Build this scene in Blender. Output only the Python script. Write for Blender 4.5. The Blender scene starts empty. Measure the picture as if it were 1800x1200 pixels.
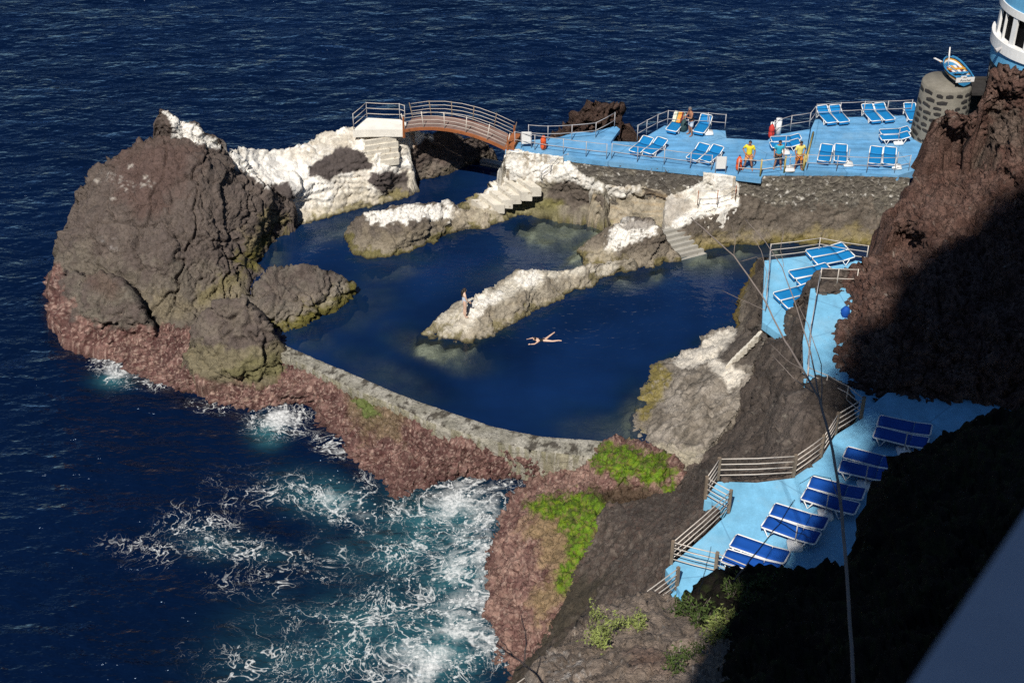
import bpy, bmesh, math, random
import numpy as np
from mathutils import Vector, Matrix
from mathutils.geometry import tessellate_polygon

random.seed(7); np.random.seed(7)
SC = bpy.context.scene
COL = SC.collection

# ------------------------------------------------------------ camera, world, sun, exposure
F_PX = 2600.0; CAM_H = 42.0; PITCH = math.radians(35.0)
cam = bpy.data.cameras.new('camera'); camo = bpy.data.objects.new('camera', cam); COL.objects.link(camo)
camo.location = (0, 0, CAM_H); camo.rotation_euler = (math.radians(90) - PITCH, 0, 0)
cam.sensor_width = 36; cam.lens = 36 * F_PX / 1800; cam.clip_end = 6000; cam.clip_start = 0.1
cam.dof.use_dof = True; cam.dof.focus_distance = 66; cam.dof.aperture_fstop = 3.2
SC.camera = camo

SUN = Vector((-0.2, -0.65, 0.84)).normalized()          # direction towards the sun
elev = math.asin(SUN.z); azim = math.atan2(SUN.x, SUN.y)
world = bpy.data.worlds.new('World'); SC.world = world; world.use_nodes = True
wn = world.node_tree; wn.nodes.clear()
sky = wn.nodes.new('ShaderNodeTexSky'); sky.sky_type = 'NISHITA'; sky.sun_disc = False
sky.sun_elevation = elev; sky.sun_rotation = azim % (2*math.pi); sky.air_density = 1.0; sky.dust_density = 0.0; sky.ozone_density = 5.0
bg = wn.nodes.new('ShaderNodeBackground'); bg.inputs['Strength'].default_value = 0.05
wo = wn.nodes.new('ShaderNodeOutputWorld')
wn.links.new(sky.outputs[0], bg.inputs[0]); wn.links.new(bg.outputs[0], wo.inputs[0])
sl = bpy.data.lights.new('sun', 'SUN'); sl.energy = 5.0; sl.angle = math.radians(0.53); sl.color = (1.0, 0.945, 0.86)
so = bpy.data.objects.new('sun', sl); COL.objects.link(so)
so.rotation_euler = SUN.to_track_quat('Z', 'Y').to_euler(); so.location = (-20, -40, 90)
SC.view_settings.view_transform = 'Standard'; SC.view_settings.look = 'None'
SC.view_settings.gamma = 1.0; SC.view_settings.use_curve_mapping = False; SC.view_settings.exposure = 0.06
SC.render.engine = 'CYCLES'; SC.cycles.use_denoising = False; SC.cycles.max_bounces = 6
SC.cycles.sample_clamp_indirect = 3.0; SC.cycles.sample_clamp_direct = 1.4; SC.cycles.caustics_reflective = False; SC.cycles.caustics_refractive = False

SEA = -1.6; POOL = 0.0
RNG = random.Random(11)

# ------------------------------------------------------------ survey helpers: sight-line (u,v in a 1800x1200 plan) at a height -> site coordinates
_c, _s = math.cos(PITCH), math.sin(PITCH)
def at(u, v, z):
    a = (u-900.0)/F_PX; b = (600.0-v)/F_PX
    dx, dy, dz = a, _c + b*_s, -_s + b*_c
    t = (z-CAM_H)/dz
    return Vector((dx*t, dy*t, z))
def at_d(u, v, d):
    a = (u-900.0)/F_PX; b = (600.0-v)/F_PX
    w = Vector((a, _c+b*_s, -_s+b*_c)).normalized()
    return Vector((0, 0, CAM_H)) + w*d
def at_np(u, v, z):
    a = (u-900.0)/F_PX; b = (600.0-v)/F_PX
    dy = _c+b*_s; dz = -_s+b*_c; t = (z-CAM_H)/dz
    return np.stack([a*t, dy*t, z+0*t], 1)
def proj_np(P):
    x = P[:, 0]; y = P[:, 1]; z = P[:, 2]-CAM_H
    d = y*_c - z*_s; up = y*_s + z*_c
    d = np.where(d < .5, .5, d)
    return np.stack([900+F_PX*x/d, 600-F_PX*up/d], 1)

# ------------------------------------------------------------ numpy noise
_rs = np.random.RandomState(3)
_perm = np.concatenate([_rs.permutation(256)]*3)
_grad = _rs.normal(size=(256, 3)); _grad /= np.linalg.norm(_grad, axis=1)[:, None]
_jit = _rs.rand(256, 3)
def _h(i, j, k):
    return _perm[_perm[_perm[i & 255]+(j & 255)]+(k & 255)]
def perlin(p):
    pi = np.floor(p).astype(np.int64); f = p-pi
    w = f*f*f*(f*(f*6-15)+10)
    r = np.zeros(len(p))
    for dx in (0, 1):
        for dy in (0, 1):
            for dz in (0, 1):
                g = _grad[_h(pi[:, 0]+dx, pi[:, 1]+dy, pi[:, 2]+dz)]
                d = (g*(f-np.array([dx, dy, dz]))).sum(1)
                wx = w[:, 0] if dx else 1-w[:, 0]; wy = w[:, 1] if dy else 1-w[:, 1]; wz = w[:, 2] if dz else 1-w[:, 2]
                r += d*wx*wy*wz
    return r*1.5
def fbm(p, o=4, gain=.5, lac=2.03):
    r = np.zeros(len(p)); a = 1.0
    for i in range(o):
        r += a*perlin(p + i*17.3); p = p*lac; a *= gain
    return r
def worley(p):
    pi = np.floor(p).astype(np.int64); f1 = np.full(len(p), 9.0); f2 = np.full(len(p), 9.0)
    for dx in (-1, 0, 1):
        for dy in (-1, 0, 1):
            for dz in (-1, 0, 1):
                c = pi + np.array([dx, dy, dz])
                q = c + _jit[_h(c[:, 0], c[:, 1], c[:, 2])]
                d = np.sqrt(((q-p)**2).sum(1))
                m = d < f1
                f2 = np.where(m, f1, np.minimum(f2, d)); f1 = np.where(m, d, f1)
    return f1, f2
def worley_c(p):
    pi = np.floor(p).astype(np.int64); f1 = np.full(len(p), 9.0); f2 = np.full(len(p), 9.0); off = np.zeros_like(p); idn = np.zeros(len(p), np.int64)
    for dx in (-1, 0, 1):
        for dy in (-1, 0, 1):
            for dz in (-1, 0, 1):
                c = pi + np.array([dx, dy, dz]); h = _h(c[:, 0], c[:, 1], c[:, 2])
                o = p-(c+_jit[h]); d = np.sqrt((o**2).sum(1)); m = d < f1
                f2 = np.where(m, f1, np.minimum(f2, d)); f1 = np.where(m, d, f1); off[m] = o[m]; idn[m] = h[m]
    return f1, f2, off, idn
def sstep(a, b, x):
    t = np.clip((x-a)/(b-a), 0, 1); return t*t*(3-2*t)
def mixc(c1, c2, m):
    return c1*(1-m[:, None]) + np.asarray(c2)[None, :]*m[:, None]

def inside(poly, uv):
    x, y = uv[:, 0], uv[:, 1]; r = np.zeros(len(uv), bool); n = len(poly)
    for i in range(n):
        x1, y1 = poly[i][:2]; x2, y2 = poly[(i+1) % n][:2]
        if y1 == y2: continue
        c = ((y1 > y) != (y2 > y)) & (x < (x2-x1)*(y-y1)/(y2-y1)+x1)
        r ^= c
    return r
def nearest(poly, uv, closed=True):
    best = np.full(len(uv), 1e18); q = uv.copy(); n = len(poly)
    for i in range(n if closed else n-1):
        a = np.array(poly[i][:2], float); b = np.array(poly[(i+1) % n][:2], float); ab = b-a
        t = np.clip(((uv-a)@ab)/max(ab@ab, 1e-9), 0, 1); c = a+t[:, None]*ab
        d = ((uv-c)**2).sum(1); m = d < best
        best = np.where(m, d, best); q[m] = c[m]
    return np.sqrt(best), q
def pmask(uv, poly, soft=6.0, nz=None, amp=0.0):
    d, _ = nearest(poly, uv); s = np.where(inside(poly, uv), d, -d)
    if nz is not None: s = s + nz*amp
    return sstep(-soft, soft, s)
def lmask(uv, line, width, soft=6.0, nz=None, amp=0.0):
    d, _ = nearest(line, uv, False); s = width-d
    if nz is not None: s = s+nz*amp
    return sstep(-soft, soft, s)

# ------------------------------------------------------------ object helpers
def tag(o, label=None, cat=None, group=None, kind=None):
    if label: o['label'] = label
    if cat: o['category'] = cat
    if group: o['group'] = group
    if kind: o['kind'] = kind
    return o
def mesh_np(name, V, faces, mat, parent=None, col=None, smooth=True, attrs=None):
    me = bpy.data.meshes.new(name)
    faces = np.asarray(faces)
    me.vertices.add(len(V)); me.vertices.foreach_set('co', np.asarray(V, np.float32).ravel())
    k = faces.shape[1]
    me.loops.add(faces.size); me.loops.foreach_set('vertex_index', faces.astype(np.int32).ravel())
    me.polygons.add(len(faces)); me.polygons.foreach_set('loop_start', (np.arange(len(faces))*k).astype(np.int32))
    me.polygons.foreach_set('loop_total', np.full(len(faces), k, np.int32))
    me.update(calc_edges=True); me.validate()
    if smooth: me.polygons.foreach_set('use_smooth', np.ones(len(me.polygons), bool))
    if col is not None:
        a = me.attributes.new('Col', 'FLOAT_COLOR', 'POINT')
        c = np.ones((len(V), 4), np.float32); c[:, :3] = np.clip(col, 0, 1)
        a.data.foreach_set('color', c.ravel())
    for k2, v2 in (attrs or {}).items():
        a = me.attributes.new(k2, 'FLOAT', 'POINT'); a.data.foreach_set('value', np.asarray(v2, np.float32))
    me.materials.append(mat)
    o = bpy.data.objects.new(name, me); COL.objects.link(o)
    if parent: o.parent = parent
    return o
def bm_obj(name, bm, mat, parent=None, smooth=False):
    me = bpy.data.meshes.new(name); bm.normal_update(); bm.to_mesh(me); bm.free()
    for m in (mat if isinstance(mat, (list, tuple)) else [mat]): me.materials.append(m)
    if smooth: me.polygons.foreach_set('use_smooth', np.ones(len(me.polygons), bool))
    o = bpy.data.objects.new(name, me); COL.objects.link(o)
    if parent: o.parent = parent
    return o
def empty(name, loc=(0, 0, 0), rz=0.0):
    o = bpy.data.objects.new(name, None); o.empty_display_size = .2; COL.objects.link(o)
    o.location = loc; o.rotation_euler = (0, 0, rz); return o
def kids(o): return [c for c in bpy.data.objects if c.parent == o]
def copy_tree(o, parent=None, km=None):
    c = o.copy(); COL.objects.link(c)
    if parent: c.parent = parent
    for ch in list(o.children): copy_tree(ch, c)
    return c
def box(bm, c, s, rz=0.0, M=None):
    r = bmesh.ops.create_cube(bm, size=1.0)
    m = Matrix.Translation(Vector(c)) @ Matrix.Rotation(rz, 4, 'Z') @ Matrix.Diagonal((s[0], s[1], s[2], 1))
    if M: m = M @ m
    bmesh.ops.transform(bm, matrix=m, verts=r['verts']); return r['verts']
def tube(bm, pts, r, n=6, cap=True, mi=0):
    """swept tube; r may be one radius or one per point"""
    pts = [Vector(p) for p in pts]; rs = r if isinstance(r, (list, tuple)) else [r]*len(pts)
    rings = []; up0 = Vector((0, 0, 1)); prev = None
    for i, p in enumerate(pts):
        d = (pts[min(i+1, len(pts)-1)]-pts[max(i-1, 0)])
        if d.length < 1e-9: d = Vector((0, 0, 1))
        d.normalize()
        if prev is None:
            a = d.cross(up0 if abs(d.z) < .95 else Vector((1, 0, 0))).normalized()
        else:
            a = (prev - d*prev.dot(d)).normalized()
        prev = a; b = d.cross(a)
        rings.append([bm.verts.new(p+(a*math.cos(2*math.pi*k/n)+b*math.sin(2*math.pi*k/n))*rs[i]) for k in range(n)])
    for i in range(len(rings)-1):
        for k in range(n):
            f = bm.faces.new((rings[i][k], rings[i][(k+1) % n], rings[i+1][(k+1) % n], rings[i+1][k])); f.material_index = mi
    if cap:
        for f in (bm.faces.new(rings[0][::-1]), bm.faces.new(rings[-1])): f.material_index = mi
def tube_obj(name, pts, r, mat, parent=None, n=6):
    bm = bmesh.new(); tube(bm, pts, r, n); return bm_obj(name, bm, mat, parent, smooth=n > 5)
def vnormals(V, Fq):
    n = np.cross(V[Fq[:, 2]]-V[Fq[:, 0]], V[Fq[:, 3]]-V[Fq[:, 1]])
    N = np.zeros_like(V)
    for k in range(4): np.add.at(N, Fq[:, k], n)
    return N/np.maximum(np.linalg.norm(N, axis=1), 1e-9)[:, None]

# ------------------------------------------------------------ materials
def mat_new(name):
    m = bpy.data.materials.new(name); m.use_nodes = True; nt = m.node_tree; nt.nodes.clear()
    out = nt.nodes.new('ShaderNodeOutputMaterial'); b = nt.nodes.new('ShaderNodeBsdfPrincipled')
    nt.links.new(b.outputs[0], out.inputs[0]); return m, nt, b, out
def N(nt, t, **kw):
    n = nt.nodes.new(t)
    for k, v in kw.items():
        if k.startswith('i_'): n.inputs[k[2:].replace('_', ' ')].default_value = v
        else: setattr(n, k, v)
    return n
def L(nt, a, b): nt.links.new(a, b)
def coords(nt, scale=(1, 1, 1), rot=(0, 0, 0)):
    g = nt.nodes.new('ShaderNodeNewGeometry'); mp = nt.nodes.new('ShaderNodeMapping')
    mp.inputs['Scale'].default_value = scale; mp.inputs['Rotation'].default_value = rot
    L(nt, g.outputs['Position'], mp.inputs[0]); return mp.outputs[0]
def objcoords(nt, scale=(1, 1, 1)):
    g = nt.nodes.new('ShaderNodeTexCoord'); mp = nt.nodes.new('ShaderNodeMapping')
    mp.inputs['Scale'].default_value = scale; L(nt, g.outputs['Object'], mp.inputs[0]); return mp.outputs[0]
def noise_n(nt, vec, scale, detail=4, rough=.55):
    n = N(nt, 'ShaderNodeTexNoise'); n.inputs['Scale'].default_value = scale; n.inputs['Detail'].default_value = detail
    n.inputs['Roughness'].default_value = rough; L(nt, vec, n.inputs['Vector']); return n.outputs[0]
def ramp(nt, fac, lo, hi, a=0.0, b=1.0):
    r = N(nt, 'ShaderNodeMapRange'); r.inputs[1].default_value = lo; r.inputs[2].default_value = hi
    r.inputs[3].default_value = a; r.inputs[4].default_value = b; L(nt, fac, r.inputs[0]); return r.outputs[0]
def math_n(nt, op, a, b=None):
    m = N(nt, 'ShaderNodeMath', operation=op)
    for i, x in enumerate((a, b)):
        if x is None: continue
        if isinstance(x, (int, float)): m.inputs[i].default_value = x
        else: L(nt, x, m.inputs[i])
    return m.outputs[0]
def mixcol(nt, fac, a, b, mode='MIX'):
    m = N(nt, 'ShaderNodeMix', data_type='RGBA', blend_type=mode)
    for i, x in ((0, fac), (6, a), (7, b)):
        if isinstance(x, (int, float)): m.inputs[i].default_value = x
        elif isinstance(x, (tuple, list)): m.inputs[i].default_value = (*x[:3], 1)
        else: L(nt, x, m.inputs[i])
    return m.outputs[2]
def bump(nt, b, h, strength=.5, dist=.05, prev=None):
    n = N(nt, 'ShaderNodeBump'); n.inputs['Strength'].default_value = strength; n.inputs['Distance'].default_value = dist
    L(nt, h, n.inputs['Height'])
    if prev is not None: L(nt, prev, n.inputs['Normal'])
    if b is not None: L(nt, n.outputs[0], b.inputs['Normal'])
    return n.outputs[0]

def rock_material(name, rough=.9, fine=1.0, contrast=1.0):
    m, nt, b, _ = mat_new(name)
    at_ = N(nt, 'ShaderNodeAttribute', attribute_name='Col'); c = coords(nt)
    n1 = noise_n(nt, c, 5.0, 6, .65); n2 = noise_n(nt, c, 22.0, 4, .7); n3 = noise_n(nt, c, 1.3, 4, .6)
    v = ramp(nt, n1, .25, .75, 1-.38*contrast, 1+.3*contrast); v = math_n(nt, 'MULTIPLY', v, ramp(nt, n2, .25, .75, 1-.38*contrast, 1+.32*contrast))
    v = math_n(nt, 'MULTIPLY', v, ramp(nt, n3, .3, .7, .85, 1.12))
    mp = N(nt, 'ShaderNodeCombineColor'); [L(nt, v, mp.inputs[i]) for i in range(3)]
    L(nt, mixcol(nt, 1.0, at_.outputs[0], mp.outputs[0], 'MULTIPLY'), b.inputs['Base Color'])
    b.inputs['Roughness'].default_value = rough; b.inputs['Specular IOR Level'].default_value = .25
    vo = N(nt, 'ShaderNodeTexVoronoi', feature='F1'); vo.inputs['Scale'].default_value = 7.0; L(nt, c, vo.inputs['Vector'])
    wn_ = N(nt, 'ShaderNodeTexNoise'); wn_.inputs['Scale'].default_value = 1.6; wn_.inputs['Detail'].default_value = 5; L(nt, c, wn_.inputs['Vector'])
    wv = N(nt, 'ShaderNodeVectorMath', operation='ADD'); L(nt, c, wv.inputs[0]); L(nt, wn_.outputs['Color'], wv.inputs[1])
    ck = N(nt, 'ShaderNodeTexVoronoi', feature='DISTANCE_TO_EDGE'); ck.inputs['Scale'].default_value = 1.7; L(nt, wv.outputs[0], ck.inputs['Vector'])
    p = bump(nt, None, ramp(nt, ck.outputs['Distance'], 0, .05), .55*fine, .06)
    p = bump(nt, None, n1, .7*fine, .06, p); p = bump(nt, None, vo.outputs[0], .35*fine, .04, p)
    bump(nt, b, n2, .8*fine, .035, p)
    return m
def paint_material(name, color, rough=.5, wear=.0, wearcol=(.3, .28, .26), spec=.4, var=.12, bumps=.1, streak=None, obj=False, stain=None):
    m, nt, b, _ = mat_new(name); c = objcoords(nt) if obj else coords(nt)
    n1 = noise_n(nt, c, 1.7, 5, .6); n2 = noise_n(nt, c, 14.0, 4, .6)
    v = math_n(nt, 'MULTIPLY', ramp(nt, n1, .3, .7, 1-var, 1+var), ramp(nt, n2, .3, .7, 1-var*.6, 1+var*.6))
    if streak:
        sv = coords(nt, streak); v = math_n(nt, 'MULTIPLY', v, ramp(nt, noise_n(nt, sv, 1.0, 5, .65), .32, .68, 1-var*1.3, 1+var*1.0))
    mp = N(nt, 'ShaderNodeCombineColor'); [L(nt, v, mp.inputs[i]) for i in range(3)]
    colr = mixcol(nt, 1.0, color, mp.outputs[0], 'MULTIPLY')
    if wear > 0:
        w = noise_n(nt, c, 3.1, 8, .72); wm = ramp(nt, w, .74-wear, .78-wear)
        colr = mixcol(nt, wm, colr, wearcol)
    if stain:
        s1 = noise_n(nt, c, .42, 7, .7); colr = mixcol(nt, ramp(nt, s1, .50, .72, 0, .70), colr, stain[0])
        s2 = noise_n(nt, c, .9, 8, .78); colr = mixcol(nt, ramp(nt, s2, .58, .64, 0, .55), colr, stain[1])
        bt = N(nt, 'ShaderNodeTexVoronoi', feature='DISTANCE_TO_EDGE', voronoi_dimensions='2D'); bt.inputs['Scale'].default_value = .27; L(nt, c, bt.inputs['Vector'])
        colr = mixcol(nt, ramp(nt, bt.outputs['Distance'], .004, .010, .5, 0), colr, stain[2])
    L(nt, colr, b.inputs['Base Color']); b.inputs['Roughness'].default_value = rough
    b.inputs['Specular IOR Level'].default_value = spec
    if bumps: bump(nt, b, n2, bumps, .02)
    return m
M = {}
M['rock'] = rock_material('rock_surface')
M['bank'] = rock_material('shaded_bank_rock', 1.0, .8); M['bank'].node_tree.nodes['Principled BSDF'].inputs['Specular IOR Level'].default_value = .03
M['lava'] = rock_material('lava_cliff_surface', .95, 1.9, 1.45)
M['wet_rock'] = rock_material('wet_rock_surface', .62, 1.3)
M['smooth_rock'] = rock_material('limewashed_rock', .92, .55)
M['deck_far'] = paint_material('sea_deck_paint', (.125, .335, .58), .62, .07, (.22, .36, .48), .3, .16, .12, (.35, 3.2, 1), stain=((.24, .43, .60), (.08, .22, .38), (.05, .15, .28)))
M['deck'] = paint_material('deck_paint', (.19, .475, .70), .62, .08, (.34, .38, .38), .3, .12, .1, (1.2, .5, 1), stain=((.27, .50, .66), (.15, .34, .50), (.10, .24, .38)))
M['white'] = paint_material('white_plastic', (.80, .80, .79), .45, 0, var=.04, bumps=0)
M['whitewash'] = paint_material('whitewash', (.80, .77, .70), .9, .10, (.42, .37, .30), .2, .10, .4)
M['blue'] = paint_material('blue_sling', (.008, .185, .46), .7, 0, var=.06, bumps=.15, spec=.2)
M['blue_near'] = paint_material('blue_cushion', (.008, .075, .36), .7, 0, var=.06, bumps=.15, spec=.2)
M['steel'] = paint_material('galvanised_rail', (.42, .41, .42), .45, .06, (.2, .12, .08), .5, .1, 0)
M['palebar'] = paint_material('pale_rail_bar', (.58, .52, .46), .5, .04, (.25, .15, .1), .4, .1, 0)
M['post'] = paint_material('weathered_post', (.20, .155, .115), .85, .05, (.10, .08, .06), .2, .2, .3)
M['yellow_post'] = paint_material('yellow_post_paint', (.42, .34, .12), .6, .05, (.3, .3, .28), .3, .15, 0)
M['rust'] = paint_material('rusty_orange_steel', (.30, .105, .04), .85, .16, (.12, .06, .035), .2, .25, .3)
M['wood'] = paint_material('bridge_board', (.25, .17, .145), .85, .06, (.14, .1, .09), .2, .2, .3, (1, 9, 1))
M['whitewash_worn'] = paint_material('worn_whitewash', (.62, .58, .50), .9, .16, (.33, .28, .21), .2, .18, .6)
M['parapet'] = paint_material('parapet_paint', (.60, .62, .70), .8, 0, var=.05, bumps=.1)
M['concrete'] = paint_material('concrete', (.36, .345, .31), .9, .06, (.2, .18, .16), .2, .14, .4)
M['mortar'] = paint_material('mortar', (.20, .185, .155), .95, .10, (.42, .38, .28), .15, .2, .6)
M['basalt'] = paint_material('basalt_stone', (.036, .033, .032), .9, .02, (.1, .09, .08), .2, .3, .8)
M['orange'] = paint_material('orange_float', (.72, .11, .03), .5, 0, var=.06, bumps=0)
M['red'] = paint_material('red_cloth', (.55, .04, .03), .7, 0, var=.1, bumps=0)
M['black'] = paint_material('black_rubber', (.012, .012, .014), .6, 0, var=.1, bumps=0)
M['skin'] = paint_material('skin', (.68, .46, .35), .6, 0, var=.05, bumps=0)
M['skin_tan'] = paint_material('tanned_skin', (.36, .17, .10), .6, 0, var=.05, bumps=0)
M['hair'] = paint_material('dark_hair', (.018, .012, .010), .6, 0, var=.2, bumps=.2)
M['hair_grey'] = paint_material('grey_hair', (.16, .14, .13), .7, 0, var=.2, bumps=.2)
M['yellow'] = paint_material('yellow_cotton', (.78, .66, .045), .85, 0, var=.06, bumps=.1)
M['pale_yellow'] = paint_material('pale_yellow_cotton', (.80, .70, .20), .85, 0, var=.06, bumps=.1)
M['cyan'] = paint_material('cyan_cotton', (.035, .40, .60), .85, 0, var=.06, bumps=.1)
M['shorts_orange'] = paint_material('orange_cotton', (.80, .26, .05), .85, 0, var=.06, bumps=.1)
M['shorts_peach'] = paint_material('faded_orange_cotton', (.80, .36, .14), .85, 0, var=.06, bumps=.1)
M['shorts_grey'] = paint_material('charcoal_cotton', (.045, .045, .05), .85, 0, var=.1, bumps=.1)
M['shorts_white'] = paint_material('white_cotton', (.62, .66, .72), .85, 0, var=.06, bumps=.1)
M['swimsuit'] = paint_material('pale_blue_swimsuit', (.55, .62, .75), .7, 0, var=.15, bumps=0)
M['hull_blue'] = paint_material('boat_blue', (.035, .22, .44), .5, .04, (.2, .2, .2), .4, .1, 0)
M['hull_dark'] = paint_material('boat_dark', (.018, .022, .035), .5, .03, (.15, .12, .1), .4, .1, 0)
M['hull_white'] = paint_material('boat_white', (.74, .72, .70), .5, .04, (.4, .35, .3), .4, .08, 0)
M['hull_yellow'] = paint_material('boat_yellow', (.68, .34, .035), .55, .05, (.4, .3, .2), .4, .1, 0)
M['hull_maroon'] = paint_material('boat_maroon', (.24, .04, .05), .55, .05, (.3, .2, .2), .4, .1, 0)
M['tower_blue'] = paint_material('tower_blue_render', (.13, .40, .66), .7, .03, (.25, .42, .55), .3, .08, .1, (4, 4, .3))
M['glass'] = paint_material('dark_glazing', (.004, .004, .005), .55, 0, spec=.08, var=.05, bumps=0)
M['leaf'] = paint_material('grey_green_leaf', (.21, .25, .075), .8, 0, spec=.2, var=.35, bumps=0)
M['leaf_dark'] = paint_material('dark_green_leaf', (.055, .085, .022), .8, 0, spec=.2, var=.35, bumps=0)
M['twig'] = paint_material('dry_twig', (.27, .225, .20), .9, 0, spec=.15, var=.15, bumps=0)
M['stripe1'] = paint_material('towel_orange', (.72, .30, .06), .9, 0, var=.05, bumps=0)
M['stripe2'] = paint_material('towel_maroon', (.16, .02, .03), .9, 0, var=.05, bumps=0)
M['stripe3'] = paint_material('towel_cream', (.72, .68, .50), .9, 0, var=.05, bumps=0)
M['stripe4'] = paint_material('towel_green', (.16, .24, .18), .9, 0, var=.05, bumps=0)
M['bag'] = paint_material('dark_green_bag', (.02, .05, .055), .7, 0, var=.2, bumps=.1)
M['ink'] = paint_material('black_lettering', (.01, .01, .012), .6, 0, var=.0, bumps=0)
# ------------------------------------------------------------ rock masses
C_ROCK = (.108, .085, .075); C_BROWN = (.078, .056, .046); C_RED = (.088, .044, .035); C_GREY = (.25, .215, .175)
C_WHITE = (.88, .85, .79); C_CREAM = (.50, .44, .34); C_OLIVE = (.135, .118, .030); C_PINK = (.20, .105, .090)
C_GREEN = (.115, .215, .012); C_DARK = (.040, .033, .030); C_STAIN = (.34, .27, .19); C_MAROON = (.11, .045, .042); C_TAN = (.235, .175, .115)

class RBF:
    def __init__(s, pts, c=26.0):
        p = np.array([q[:2] for q in pts], float); z = np.array([q[2] for q in pts], float)
        p, ix = np.unique(np.round(p, 3), axis=0, return_index=True); z = z[ix]; n = len(p)
        s.p, s.c = p, c
        A = np.sqrt(((p[:, None]-p[None])**2).sum(2)+c*c)+np.eye(n)*.05
        Q = np.concatenate([np.ones((n, 1)), (p-900)/300.0], 1)
        B = np.zeros((n+3, n+3)); B[:n, :n] = A; B[:n, n:] = Q; B[n:, :n] = Q.T
        w = np.linalg.solve(B, np.concatenate([z, np.zeros(3)])); s.w, s.a = w[:n], w[n:]
    def __call__(s, uv):
        r = np.zeros(len(uv))
        for i in range(0, len(uv), 20000):
            q = uv[i:i+20000]
            r[i:i+20000] = np.sqrt(((q[:, None]-s.p[None])**2).sum(2)+s.c**2)@s.w + s.a[0]+((q-900)/300.0)@s.a[1:]
        return r

def densify(ring, step):
    out = []
    for i in range(len(ring)):
        a = np.array(ring[i], float); b = np.array(ring[(i+1) % len(ring)], float)
        n = max(1, int(np.hypot(*(b-a)[:2])/step))
        for k in range(n): out.append(a+(b-a)*k/n)
    return out

def rough(P, Nn, amp=1.0, big=.22, mid=.09, fine=.03, crack=.16, cscale=.42, cw=.07, aniso=(1, 1, 1), strata=0.0, sdir=(0, 0, 1), sfreq=3.0, facet=.5, fscale=.5, pits=0.0):
    """displacement along the normal: lobes, lumps, grit and fracture lines"""
    Q = P*np.array(aniso)
    d = big*fbm(Q*.33+5, 3) + mid*.8*fbm(Q*1.3, 3) + fine*1.25*fbm(Q*5.0, 3, .65)
    for i, (fq, am) in enumerate(((.75, 1.0), (1.7, .6), (3.6, .35))):      # sharp ridges and valleys
        d += mid*am*(.45-2.0*np.abs(perlin(Q*fq+9+i*7)))*.62
    if facet:
        Wf = Q + .25*np.stack([fbm(Q*.8+i*13, 2) for i in range(3)], 1)
        for i, (sc, am) in enumerate(((fscale, .30), (fscale*2.4, .15), (fscale*5.5, .065))):
            f1, f2, off, idn = worley_c(Wf*sc+i*31.7)
            d += facet*am*((off*_grad[idn]).sum(1)*1.25 + .25*(_jit[idn][:, 0]-.5))
    if crack:
        Wp = Q + .45*np.stack([fbm(Q*.9+31, 2), fbm(Q*.9+57, 2), fbm(Q*.9+83, 2)], 1)
        f1, f2 = worley(Wp*cscale); e = f2-f1
        d -= crack*(1-sstep(0, cw, e)); d += crack*.5*(perlin(Wp*cscale*1.1))
        f1, f2 = worley(Wp*cscale*2.7+11); d -= crack*.5*(1-sstep(0, cw*1.1, f2-f1))
        f1, f2 = worley(Wp*cscale*6.0+23); d -= crack*.22*(1-sstep(0, cw*1.6, f2-f1))
    if pits:
        f1, f2 = worley(Q*1.5+.3*np.stack([fbm(Q*2+i*5, 2) for i in range(3)], 1)); d -= pits*sstep(.38, .12, f1)
        f1, f2 = worley(Q*3.6+7); d -= pits*.45*sstep(.40, .12, f1)
    if strata:
        s = (P*np.array(sdir)).sum(1)*sfreq + .6*fbm(P*.6+3, 2); fr = s-np.floor(s)
        d += strata*(sstep(.0, .75, fr)-sstep(.8, 1, fr)-.5)
    return d*amp

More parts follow.
